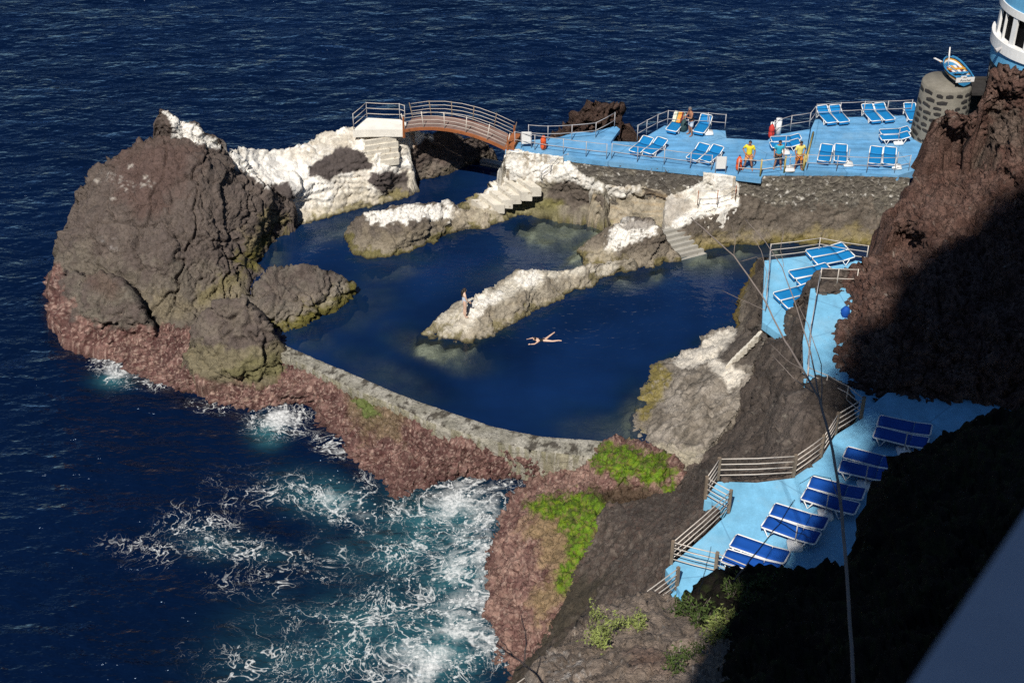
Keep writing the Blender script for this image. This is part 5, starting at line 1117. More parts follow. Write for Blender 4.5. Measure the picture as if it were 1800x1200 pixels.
# ------------------------------------------------------------ sun loungers
def lounger_proto(ang, blue):
    root = empty('sun_lounger'); Lh, W, H = 2.0, .68, .34; hinge = .35   # x: foot -1 .. head +1
    bend = Vector((hinge, 0, H))
    ca, sa = math.cos(ang), math.sin(ang); bl = 1.0-hinge
    hd = lambda x: Vector((hinge+(x-hinge)*ca, 0, H+(x-hinge)*sa))
    for s in (-1, 1):
        y = s*(W/2+.02)
        tube_obj('side_rail', [(-1, y*.82, H-.03), (-.94, y, H), (hinge, y, H)], .030, M['white'], root)
        tube_obj('back_rail', [(hinge, y, H), (*[(hd(.93))[i] if i != 1 else y for i in range(3)],), (hd(1.0).x, y*.82, hd(1.0).z)], .030, M['white'], root)
        for (xa, xb) in ((-.86, -.52), (.30, .66)):
            bm = bmesh.new(); xm = (xa+xb)/2; tube(bm, [(xa, y, H-.01), (xm, y*1.04, .02), (xb, y, H-.01)], .026, 6); bm_obj('leg', bm, M['white'], root, True)
    bm = bmesh.new(); tube(bm, [(-1, -W*.41, H-.03), (-1, W*.41, H-.03)], .03, 6); bm_obj('foot_bar', bm, M['white'], root, True)
    tube_obj('head_bar', [(hd(1).x, -W*.41, hd(1).z), (hd(1).x, W*.41, hd(1).z)], .03, M['white'], root)
    def panel(name, f, x0, x1):
        bm = bmesh.new(); n = 7; g = []
        for i in range(n):
            x = x0+(x1-x0)*i/(n-1); row = []
            for j in range(5):
                t = j/4*2-1; p = f(x); row.append(bm.verts.new((p[0], t*W*.475, p[2]+.022-.03*(1-t*t))))
            g.append(row)
        for i in range(n-1):
            for j in range(4): bm.faces.new((g[i][j], g[i+1][j], g[i+1][j+1], g[i][j+1]))
        r = bmesh.ops.extrude_face_region(bm, geom=bm.faces[:])
        bmesh.ops.translate(bm, vec=(0, 0, -.035), verts=[v for v in r['geom'] if isinstance(v, bmesh.types.BMVert)])
        bmesh.ops.recalc_face_normals(bm, faces=bm.faces[:]); return bm_obj(name, bm, M[blue], root, True)
    panel('seat', lambda x: (x, 0, H), -.97, hinge-.01); panel('backrest', lambda x: hd(x), hinge+.01, .97)
    bm = bmesh.new(); box(bm, (-.985, 0, H-.11), (.02, W*.86, .17)); bm_obj('foot_flap', bm, M[blue], root)
    if ang > .2:
        tube_obj('prop', [(hinge+.05, W*.3, H-.04), (hd(.8).x, W*.36, hd(.8).z-.05)], .016, M['white'], root)
    return root
PROTO = {}
def lounger(foot, head, z, ang, blue, label, group):
    key = (ang, blue)
    if key not in PROTO: PROTO[key] = lounger_proto(math.radians(ang), blue); o = PROTO[key]
    else: o = copy_tree(PROTO[key])
    a = at(*foot, z); b = at(*head, z); d = b-a; o.location = (a+b)/2+Vector((0, 0, .004)); o.rotation_euler = (0, 0, math.atan2(d.y, d.x)+RNG.uniform(-.05, .05)); o.scale = (.82, .95, .92) if group == G1 else (1, 1, 1); tag(o, label, 'sun lounger', group); return o
G1 = 'blue loungers on the sea decks'; G2 = 'blue loungers on the lower deck'; G3 = 'blue loungers along the near deck'
L1 = lounger((1183, 234), (1193, 221), ZD, 48, 'blue', 'blue lounger with a striped beach towel over its raised back', G1)
lounger((1229, 238), (1240, 222), ZD, 40, 'blue', 'empty blue lounger right of the standing shirtless man', G1)
lounger((1116, 274), (1138, 257), ZD, 22, 'blue', 'left lounger of the pair nearest the springboard', G1)
lounger((1140, 276), (1162, 259), ZD, 22, 'blue', 'right lounger of the pair nearest the springboard', G1)
lounger((1217, 286), (1236, 270), ZD, 22, 'blue', 'left lounger of the pair behind the white sign on the deck edge', G1)
lounger((1242, 289), (1259, 273), ZD, 22, 'blue', 'right lounger of the pair behind the white sign on the deck edge', G1)
lounger((1459, 221), (1443, 204), ZU, 30, 'blue', 'leftmost lounger of the back row against the sea railing', G1)
lounger((1481, 220), (1465, 203), ZU, 30, 'blue', 'second lounger from the left in the back row against the sea railing', G1)
lounger((1538, 218), (1522, 201), ZU, 30, 'blue', 'third lounger from the left in the back row against the sea railing', G1)
lounger((1560, 216), (1544, 200), ZU, 30, 'blue', 'fourth lounger from the left in the back row against the sea railing', G1)
lounger((1604, 214), (1598, 202), ZU, 30, 'blue', 'lounger half hidden behind the round stone pier', G1)
lounger((1542, 251), (1601, 248), ZU, 14, 'blue', 'front lounger of the pair lying sideways at the foot of the stone pier', G1)
lounger((1543, 242), (1601, 239), ZU, 14, 'blue', 'back lounger of the pair lying sideways at the foot of the stone pier', G1)
lounger((1351, 264), (1408, 261), ZD, 14, 'blue', 'front lounger lying sideways behind the lifeguards', G1)
lounger((1352, 255), (1409, 252), ZD, 14, 'blue', 'back lounger lying sideways behind the lifeguards', G1)
lounger((1447, 294), (1452, 266), ZU, 20, 'blue', 'leftmost lounger of the four behind the front railing of the upper deck', G1)
lounger((1476, 294), (1477, 266), ZU, 20, 'blue', 'second from left of the four loungers behind the front railing', G1)
lounger((1535, 298), (1540, 270), ZU, 20, 'blue', 'third from left of the four loungers behind the front railing', G1)
lounger((1561, 299), (1563, 271), ZU, 20, 'blue', 'rightmost lounger of the four behind the front railing of the upper deck', G1)
for k, (f, h, w) in enumerate([((1428, 470), (1500, 458), 'far'), ((1402, 508), (1470, 494), 'middle'), ((1376, 546), (1444, 530), 'front')]):
    d = (at(*h, ZM)-at(*f, ZM)).normalized(); nrm = Vector((-d.y, d.x, 0))
    for j in (0, 1):
        a = at(*f, ZM)+nrm*.74*j; b = at(*h, ZM)+nrm*.74*j; pu = proj_np(np.array([tuple(a), tuple(b)]))
        lounger(tuple(pu[0]), tuple(pu[1]), ZM, 8, 'blue', '%s lounger of the %s pair on the lower deck' % (('nearer', 'farther')[j], w), G2)
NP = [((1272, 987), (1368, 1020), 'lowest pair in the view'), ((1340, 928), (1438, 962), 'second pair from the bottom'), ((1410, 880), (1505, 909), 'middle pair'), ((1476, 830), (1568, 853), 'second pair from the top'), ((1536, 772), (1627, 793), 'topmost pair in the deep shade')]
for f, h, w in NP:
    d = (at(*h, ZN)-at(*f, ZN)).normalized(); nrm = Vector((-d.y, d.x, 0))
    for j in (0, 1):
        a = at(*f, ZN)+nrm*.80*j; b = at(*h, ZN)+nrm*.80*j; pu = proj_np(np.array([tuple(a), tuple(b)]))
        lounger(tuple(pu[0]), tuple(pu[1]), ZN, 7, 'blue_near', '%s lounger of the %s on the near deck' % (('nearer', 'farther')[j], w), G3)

# striped towel on the raised back
tw = empty('beach_towel', L1.location, L1.rotation_euler.z); tw.scale = L1.scale; tag(tw, 'striped orange, maroon, cream and green towel draped over a raised lounger back', 'towel')
an = math.radians(48); hx = .35
hd = lambda x, u=0.0: Vector((hx+(x-hx)*math.cos(an)-u*math.sin(an), 0, .34+(x-hx)*math.sin(an)+u*math.cos(an)))
ys_ = [(-.33, -.27, 'stripe3'), (-.265, -.17, 'stripe3'), (-.165, -.10, 'stripe4'), (-.095, .13, 'stripe1'), (.135, .23, 'stripe2'), (.235, .31, 'stripe4')]
for y0, y1, mt in ys_:
    bm = bmesh.new(); rows = []
    for x, u in ((hx-.15, .035), (hx+.05, .04), (.6, .035), (.85, .04), (1.03, .05), (1.05, .0), (.9, -.07)):
        p = hd(x, u) if x > hx else Vector((x, 0, .385)); rows.append([bm.verts.new((p.x, -y0, p.z)), bm.verts.new((p.x, -y1, p.z))])
    for i in range(len(rows)-1): bm.faces.new((rows[i][0], rows[i+1][0], rows[i+1][1], rows[i][1]))
    r = bmesh.ops.extrude_face_region(bm, geom=bm.faces[:]); bmesh.ops.translate(bm, vec=(.0, 0, .012), verts=[v for v in r['geom'] if isinstance(v, bmesh.types.BMVert)])
    bmesh.ops.recalc_face_normals(bm, faces=bm.faces[:]); bm_obj('stripe', bm, M[mt], tw)

# parasol bases with bare poles
def parasol_base(u, v, z, h, label, sz=.5):
    root = empty('parasol_stand', at(u, v, z)); tag(root, label, 'parasol stand', 'empty parasol stands between loungers')
    bm = bmesh.new(); box(bm, (0, 0, .09), (sz, sz, .17)); bmesh.ops.bevel(bm, geom=bm.edges[:], offset=.05, segments=2); bm_obj('weight', bm, M['white'], root, True)
    tube_obj('pole', [(0, 0, .17), (0, 0, h)], .022, M['steel'], root); tube_obj('collar', [(0, 0, .17), (0, 0, .3)], .04, M['white'], root); return root
for u, v, lb in ((1396, 962, 'lowest white parasol stand on the near deck'), (1450, 908, 'white parasol stand beside the middle lounger pair of the near deck'), (1519, 857, 'white parasol stand under the shade edge of the near deck'), (1588, 797, 'shaded parasol stand beside the topmost loungers of the near deck')):
    parasol_base(u, v, ZN, 1.05, lb)
parasol_base(1578, 253, ZU, 1.0, 'parasol stand in front of the sideways loungers by the stone pier'); parasol_base(1379, 270, ZD, 1.1, 'parasol stand behind the lifeguard in the cyan shirt')
parasol_base(1387, 300, ZD, 1.0, 'low white parasol stand at the front railing between two lifeguards'); parasol_base(1245, 236, ZD, 1.1, 'parasol stand right of the lounger beside the shirtless man')
parasol_base(1490, 291, ZU, 1.0, 'parasol stand between the second and third front loungers'); parasol_base(1575, 296, ZU, 1.0, 'parasol stand at the right end of the front loungers')

# signs, floats, bin, bag
def sign(u, v, z, label):
    root = empty('sign_board', at(u, v, z)); tag(root, label, 'sign'); 
    for x in (-.28, .28): tube_obj('leg', [(x, -.02, 0), (x, .05, .95)], .02, M['steel'], root)
    bm = bmesh.new(); box(bm, (0, 0, .62), (.5, .04, .72)); bmesh.ops.bevel(bm, geom=bm.edges[:], offset=.01, segments=1); bm_obj('panel', bm, M['white'], root); return root
sign(925, 260, ZD, 'blank white board on the deck corner beside the bridge'); sign(1266, 304, ZD, 'blank white board on the deck edge above the whitewashed landing')
def rescue_float(p, label, m='orange'):
    root = empty('rescue_float', p); tag(root, label, 'rescue float')
    bm = bmesh.new(); prof = [(0, .05), (.06, .13), (.16, .17), (.38, .17), (.42, .14), (.46, .17), (.66, .16), (.8, .09), (.86, .05)]
    tube(bm, [(0, 0, z) for z, r in prof], [r for z, r in prof], 12); bm_obj('float', bm, M[m], root, True)
    bm = bmesh.new(); tube(bm, [(.0, -.17, .5), (.06, -.22, .3), (0, -.17, .12)], .015, 5); bm_obj('grip', bm, M['black'], root, True)
    bm = bmesh.new(); tube(bm, [(0, 0, .86), (0, 0, .95)], .03, 6); bm_obj('cap', bm, M['black'], root, True); return root
rescue_float(at(955, 263, ZD), 'orange rescue float hung on the railing right of the white board at the bridge')
rescue_float(at(1298, 300, ZD), 'orange rescue float on the railing left of the first lifeguard')
rescue_float(at(1355, 243, ZD), 'orange and red rescue float leaning by the white roll at the deck edge', 'red')
root = empty('towel_roll', at(1367, 238, ZD)); tag(root, 'tall white cylinder standing at the back edge of the deck', 'cylinder')
bm = bmesh.new(); tube(bm, [(0, 0, 0), (0, 0, 1.0)], .16, 14); bm_obj('drum', bm, M['white'], root, True); bm = bmesh.new(); tube(bm, [(0, 0, .98), (0, 0, 1.04)], .175, 14); bm_obj('lid', bm, M['white'], root, True)
for x in (-.33,): 
    bm = bmesh.new(); tube(bm, [(x, 0, 0), (x, 0, .8)], .13, 14); bm_obj('roll', bm, M['white'], root, True)
root = empty('blue_bag', at(1487, 556, ZP)); tag(root, 'small dark blue bag half hidden by the red-brown cliff on the deck path', 'bag')
bm = bmesh.new(); tube(bm, [(0, 0, 0), (-.03, 0, .1), (-.06, 0, .3), (0, 0, .46), (.03, 0, .5)], [.13, .18, .21, .13, .05], 9); bm_obj('sack', bm, M['blue_near'], root, True); bm = bmesh.new(); tube(bm, [(-.1, 0, .44), (-.04, 0, .56), (.06, 0, .46)], .015, 5); bm_obj('strap', bm, M['black'], root, True)
root = empty('backpack', at(1201, 230, ZD)); tag(root, 'dark green beach bag standing beside the towel covered lounger', 'bag')
bm = bmesh.new(); tube(bm, [(0, 0, 0), (0, 0, .15), (.02, 0, .45), (-.02, 0, .7)], [.2, .24, .2, .08], 10); bm_obj('sack', bm, M['bag'], root, True)
bm = bmesh.new(); tube(bm, [(-.15, 0, .5), (-.2, 0, .75), (0, 0, .85), (.1, 0, .6)], .02, 5); bm_obj('strap', bm, M['black'], root, True)

# ------------------------------------------------------------ round stone pier with the boat, blue round building
PC = at(1648, 240, ZU); PC = Vector((PC.x+.02, PC.y+.15, ZU)); PR0, PR1, PH = 1.50, 1.34, 3.30
pier = empty('stone_pier', PC); tag(pier, 'round masonry pier of dark stones in pale mortar carrying a boat', 'pier')
bm = bmesh.new(); tube(bm, [(0, 0, -.3), (0, 0, 0), (0, 0, PH*.5), (0, 0, PH-.08), (0, 0, PH)], [PR0, PR0, (PR0+PR1)/2, PR1, PR1-.06], 40); bm_obj('mortar_drum', bm, M['mortar'], pier, True)
st_me = []
for k in range(9):
    r = np.random.RandomState(60+k); bm = bmesh.new(); bmesh.ops.create_icosphere(bm, subdivisions=1, radius=.5)
    for v in bm.verts: v.co = Vector((max(-.5, min(.5, v.co.x*1.35))*r.uniform(.85, 1.1), v.co.y*.5, max(-.42, min(.42, v.co.z*1.2))*r.uniform(.8, 1.1)))
    me = bpy.data.meshes.new('stone'); bm.to_mesh(me); bm.free(); me.materials.append(M['basalt']); st_me.append(me)
row = 0; zz = .12
while zz < PH-.12:
    rad = PR0+(PR1-PR0)*zz/PH; ang = 180+5+RNG.uniform(0, 14); hh = RNG.uniform(.22, .33)
    while ang < 372:
        wd = RNG.uniform(.28, .58); 
        if RNG.random() < .88:
            o = bpy.data.objects.new('stone', st_me[RNG.randrange(9)]); COL.objects.link(o); o.parent = pier; a = math.radians(ang)
            o.location = (math.cos(a)*(rad-.01), math.sin(a)*(rad-.01), zz+RNG.uniform(-.05, .05)); o.scale = (wd, .20, hh); o.rotation_euler = (0, RNG.uniform(-.2, .2), a+math.pi/2)
        ang += math.degrees((wd+RNG.uniform(.06, .18))/rad)
    zz += hh+.07
bm = bmesh.new(); box(bm, (2.05, .25, PH-.45), (1.6, 1.9, .16)); bmesh.ops.bevel(bm, geom=bm.edges[:], offset=.02, segments=1); bm_obj('shade_slab', bm, M['basalt'], pier)  # invented slab shading the slot beside the pier, dark to read as shade
bm = bmesh.new(); box(bm, (2.0, 1.1, PH/2-.2), (2.0, .3, PH-.2)); bm_obj('shade_slot_wall', bm, M['basalt'], pier)  # invented dark wall, stands for the black shade between pier and building

# boat
BO = Vector((PC.x+.50, PC.y+.15, ZU+PH+.02)); boat = empty('wooden_boat', BO, math.radians(98)); boat.scale = (.86, 1.02, .9); tag(boat, 'small painted fishing boat displayed on top of the round stone pier', 'boat')
# local +x: bow
def hull_pt(t, k):        # t 0 stern .. 1 bow ; k 0 keel .. 1 gunwale
    x = -1.25+2.75*t; w = (.62*(1-.10*(1-t)**2)*math.sqrt(max(0, 1-max(0, (t-.42)/.58)**2.4)))*(.82+.18*min(1, t/.3)); z = .12+.52*k+.22*k*(t-.35)**2*2.2+.20*max(0, t-.6)
    return x, w*math.sin(math.pi/2*min(1, k**.62)), z+.10*(1-k)*max(0, t-.75)*2
bands = [(0, .45, 'hull_blue'), (.45, .66, 'hull_white'), (.66, .78, 'hull_yellow'), (.78, .90, 'hull_dark'), (.90, 1.0, 'hull_blue')]
for k0, k1, mt in bands:
    for s in (1, -1):
        bm = bmesh.new(); n = 16; g = []
        for i in range(n+1):
            r_ = []
            for k in np.linspace(k0, k1, 4): x, w, z = hull_pt(i/n, k); r_.append(bm.verts.new((x, s*w, z)))
            for k in np.linspace(k1, k0, 4): x, w, z = hull_pt(i/n, k); r_.append(bm.verts.new((x, s*max(w-.035, 0), z+.01)))
            g.append(r_)
        for i in range(n):
            for j in range(8): 
                try: bm.faces.new((g[i][j], g[i+1][j], g[i+1][(j+1) % 8], g[i][(j+1) % 8]))
                except ValueError: pass
        bmesh.ops.recalc_face_normals(bm, faces=bm.faces[:]); bm_obj('hull_strake', bm, M[mt], boat, True)
bm = bmesh.new(); pr = [hull_pt(0, k) for k in (0, .25, .5, .75, 1)]
loop = [(w, z) for _, w, z in pr]+[(-w, z) for _, w, z in reversed(pr)]
vs = [bm.verts.new((-1.25, y, z)) for y, z in loop]; vs2 = [bm.verts.new((-1.29, y, z)) for y, z in loop]; bm.faces.new(vs); bm.faces.new(vs2[::-1])
for i in range(len(vs)): bm.faces.new((vs[i], vs[(i+1) % len(vs)], vs2[(i+1) % len(vs)], vs2[i]))
bmesh.ops.remove_doubles(bm, verts=bm.verts[:], dist=.002); bmesh.ops.recalc_face_normals(bm, faces=bm.faces[:]); bm_obj('transom', bm, M['hull_blue'], boat)
bm = bmesh.new(); box(bm, (-1.31, .0, .56), (.03, 1.02, .30)); box(bm, (-1.312, .10, .76), (.026, .32, .12)); plate = bm_obj('name_plate', bm, M['hull_white'], boat)
def letters(txt, size, loc, rot, parent, mat):
    cu = bpy.data.curves.new('t', 'FONT'); cu.body = txt; cu.size = size; cu.align_x = 'CENTER'; cu.extrude = .004; cu.shear = .2
    to = bpy.data.objects.new('t', cu); COL.objects.link(to); dg = bpy.context.evaluated_depsgraph_get(); me = bpy.data.meshes.new_from_object(to.evaluated_get(dg)); bpy.data.objects.remove(to)
    me.materials.clear(); me.materials.append(mat); o = bpy.data.objects.new('lettering', me); COL.objects.link(o); o.parent = parent; o.location = loc; o.rotation_euler = rot; return o
letters('Rui', .15, (-1.332, .05, .67), (math.pi/2, 0, -math.pi/2), plate, M['ink']); letters('Funchal', .19, (-1.332, 0, .47), (math.pi/2, 0, -math.pi/2), plate, M['ink'])
for x, wf, mt in ((-.75, .95, 'hull_blue'), (-.2, .97, 'hull_blue'), (.35, .95, 'hull_yellow')):
    t = (x+1.25)/2.75; _, w, z = hull_pt(t, 1); bm = bmesh.new(); box(bm, (x, 0, z-.10), (.16, 2*w*wf, .045)); bm_obj('thwart', bm, M[mt], boat)
for y, wd, mt in ((-.16, .16, 'hull_white'), (0, .12, 'hull_yellow'), (.16, .16, 'hull_white'), (-.29, .08, 'hull_maroon'), (.29, .08, 'hull_maroon')):
    bm = bmesh.new(); box(bm, (.42, y, .50), (1.15 if abs(y) < .2 else .8, wd-.01, .03)); bm_obj('deck_board', bm, M[mt], boat)
bm = bmesh.new(); box(bm, (-.2, 0, .24), (1.9, .75, .04)); bm_obj('sole', bm, M['hull_dark'], boat)
for s in (1, -1):
    tube_obj('gunwale', [(hull_pt(t, 1)[0], s*hull_pt(t, 1)[1], hull_pt(t, 1)[2]+.02) for t in np.linspace(0, .985, 14)], .04, M['hull_blue'], boat)
tube_obj('stem_post', [(1.42, 0, .35), (1.52, 0, .9), (1.62, 0, 1.45)], [.05, .05, .035], M['hull_white'], boat)
bm = bmesh.new(); tube(bm, [(-.9, .15, .80), (.7, .72, .92)], .025, 6); ob = bm_obj('oar_shaft', bm, M['hull_blue'], None, True)
oar = empty('oar', BO, math.radians(98)); oar.scale = (.86, 1.02, .9); tag(oar, 'blue and white oar lying across the left side of the boat', 'oar'); ob.parent = oar
bm = bmesh.new(); d = Vector((1.6, .57, .12)).normalized(); box(bm, Vector((.7, .72, .92))+d*.3, (.62, .13, .025), math.atan2(d.y, d.x)); bm_obj('blade', bm, M['hull_white'], oar)
bm = bmesh.new(); box(bm, Vector((.7, .72, .92))+d*.02, (.12, .135, .03), math.atan2(d.y, d.x)); bm_obj('blade_band', bm, M['hull_yellow'], oar)
for x, y in ((-.7, .25), (-.7, -.25), (.7, 0)):
    pass
bm = bmesh.new(); box(bm, (-.6, 0, .06), (.12, .7, .14)); box(bm, (.7, 0, .06), (.12, .5, .2)); bm_obj('cradle', bm, M['hull_dark'], boat)

# blue tower building
TC = at(1846, 150, 7.0); TR = 3.45; TC = Vector((TC.x, TC.y, 0))
tower = empty('round_building', (TC.x, TC.y, ZU)); tag(tower, 'round pale blue building with a white band of windows on a rough stone base', 'building')
def ring_wall(name, r0, r1, z0, z1, mat, a0=150, a1=390, th=.25, n=48, parent=None):
    bm = bmesh.new(); g = []
    for i in range(n+1):
        a = math.radians(a0+(a1-a0)*i/n); c, s = math.cos(a), math.sin(a)
        g.append([bm.verts.new((c*r0, s*r0, z0-ZU)), bm.verts.new((c*r1, s*r1, z1-ZU)), bm.verts.new((c*(r1-th), s*(r1-th), z1-ZU)), bm.verts.new((c*(r0-th), s*(r0-th), z0-ZU))])
    for i in range(n):
        for j in range(4): bm.faces.new((g[i][j], g[i+1][j], g[i+1][(j+1) % 4], g[i][(j+1) % 4]))
    bm.faces.new(g[0]); bm.faces.new(g[-1][::-1]); bmesh.ops.recalc_face_normals(bm, faces=bm.faces[:]); return bm_obj(name, bm, M[mat], parent or tower)
Z0, Z1, Z2, Z3, Z4 = 8.40, 9.35, 9.95, 11.5, 11.9
def col_base(V, uv, Nn, nz, nz2): return base(0, (.09, .085, .085), (.26, .25, .24), fbm(V*2.2, 3)*1.6)
def rst(V): f1, f2 = worley(V*np.array([2.6, 2.6, 3.2])); return .10*sstep(.02, .25, f2-f1)-.05
bp = [Vector((TC.x+math.cos(a)*(TR-.12), TC.y+math.sin(a)*(TR-.12), Z0)) for a in np.linspace(math.radians(150), math.radians(330), 60)]
o = loft('stone_base', [bp, [q-Vector((0, 0, Z0-2.5)) for q in bp]], 220, 90, 'rock', col_base, dispf=rst, flip=True)
o.parent = tower; o.matrix_parent_inverse = Matrix.Translation(-tower.location)
ring_wall('lower_wall', TR, TR+.03, Z0, Z1, 'tower_blue'); ring_wall('sill_band', TR+.16, TR+.16, Z1, Z2, 'white', th=.4); ring_wall('head_band', TR+.06, TR+.06, Z3, Z4, 'white', th=.3); ring_wall('upper_wall', TR, TR+.05, Z4, Z4+2.6, 'tower_blue')
ring_wall('glazing', TR-.28, TR-.28, Z2, Z3, 'glass', th=.05)
for k, a in enumerate(np.arange(176, 345, 28.5)):
    wdo = empty('window', (0, 0, 0)); wdo.parent = tower
    for da, wd in ((0, .30), (14.2, .055)):
        aa = math.radians(a+da); bm = bmesh.new(); box(bm, (math.cos(aa)*(TR-.06), math.sin(aa)*(TR-.06), (Z2+Z3)/2-ZU), (.14, wd, Z3-Z2), aa); bm_obj('mullion', bm, M['white'], wdo)
a = math.radians(196); bm = bmesh.new(); tube(bm, [(math.cos(a)*(TR+.1), math.sin(a)*(TR+.1), Z1+.3-ZU), (math.cos(a)*(TR+.45), math.sin(a)*(TR+.45), Z1+.15-ZU)], [.06, .14], 8); bm_obj('floodlight', bm, M['steel'], tower)
a = math.radians(226); bm = bmesh.new(); tube(bm, [(math.cos(a)*(TR+.05), math.sin(a)*(TR+.05), Z4+.55-ZU), (math.cos(a)*(TR+.3), math.sin(a)*(TR+.3), Z4+.75-ZU), (math.cos(a+.06)*(TR+.25), math.sin(a+.06)*(TR+.25), Z4+.8-ZU)], .03, 6); bm_obj('bracket', bm, M['steel'], tower)
# ------------------------------------------------------------ people
def skin_mesh(verts, edges, radii, name, mat, parent=None, sub=2, root=0):
    me = bpy.data.meshes.new(name); me.from_pydata([tuple(v) for v in verts], edges, []); o = bpy.data.objects.new(name, me); COL.objects.link(o)
    md = o.modifiers.new('s', 'SKIN'); md.use_smooth_shade = True
    for i, r in enumerate(radii):
        d = me.skin_vertices[0].data[i]; d.radius = (r, r) if not isinstance(r, tuple) else r; d.use_root = (i == root)
    o.modifiers.new('d', 'SUBSURF').levels = sub
    dg = bpy.context.evaluated_depsgraph_get(); dg.update(); m2 = bpy.data.meshes.new_from_object(o.evaluated_get(dg)); m2.name = name
    bpy.data.objects.remove(o); bpy.data.meshes.remove(me); m2.materials.clear(); m2.materials.append(mat)
    m2.polygons.foreach_set('use_smooth', np.ones(len(m2.polygons), bool))
    r = bpy.data.objects.new(name, m2); COL.objects.link(r); r.parent = parent; return r
def head_into(bm, c, fwd, r=.105, mi=0):
    f = Vector(fwd).normalized(); up = Vector((0, 0, 1)); rt = f.cross(up).normalized(); up = rt.cross(f)
    Mx = Matrix((rt, f, up)).transposed().to_4x4(); Mx.translation = Vector(c)
    q = bmesh.ops.create_uvsphere(bm, u_segments=16, v_segments=12, radius=1.0)
    for v in q['verts']:
        x, y, z = v.co; w = .76*(1-.22*max(0, -z)); nose = .10*math.exp(-((x/.14)**2+((z+.12)/.2)**2)) if y > 0 else 0
        brow = .03*math.exp(-((z-.14)/.12)**2) if y > 0 else 0; chin = .08*math.exp(-((z+.85)/.25)**2) if y > 0 else 0
        v.co = Vector((x*w, y*.92+nose+brow+chin, z*1.16))*r
    for s in (-1, 1):
        e = bmesh.ops.create_uvsphere(bm, u_segments=6, v_segments=5, radius=.2*r); bmesh.ops.transform(bm, matrix=Matrix.Translation((s*.76*r, -.05*r, -.05*r)) @ Matrix.Diagonal((.45, .8, 1.35, 1)), verts=e['verts']); q['verts'] += e['verts']
    bmesh.ops.transform(bm, matrix=Mx, verts=q['verts'])
    ey = []
    for x, z, a, b in ((-.3, .05, .11, .07), (.3, .05, .11, .07), (0, -.52, .22, .045)):
        e = bmesh.ops.create_uvsphere(bm, u_segments=6, v_segments=4, radius=r)
        bmesh.ops.transform(bm, matrix=Mx @ Matrix.Translation((x*r, .84*r, z*r)) @ Matrix.Diagonal((a, .08, b, 1)), verts=e['verts'])
        for v in e['verts']:
            for fc in v.link_faces: fc.material_index = 1
def hand_into(bm, w, d, thumb):
    """palm and five bent fingers grown from the wrist along d"""
    d = Vector(d).normalized(); t = (Vector(thumb)-d*Vector(thumb).dot(d)).normalized(); nrm = d.cross(t)
    w = Vector(w); tube(bm, [w, w+d*.045, w+d*.09], [.024, .036, .034], 8)
    for i, (off, ln, r) in enumerate(((.028, .068, .0095), (.010, .078, .010), (-.009, .072, .0095), (-.027, .056, .0085))):
        b = w+d*.085+t*off; tube(bm, [b, b+d*ln*.5+nrm*.008, b+d*ln*.85+nrm*.03], [r, r*.95, r*.75], 6)
    b = w+d*.03+t*.03; tube(bm, [b, b+d*.03+t*.028, b+d*.062+t*.032], [.013, .011, .008], 6)
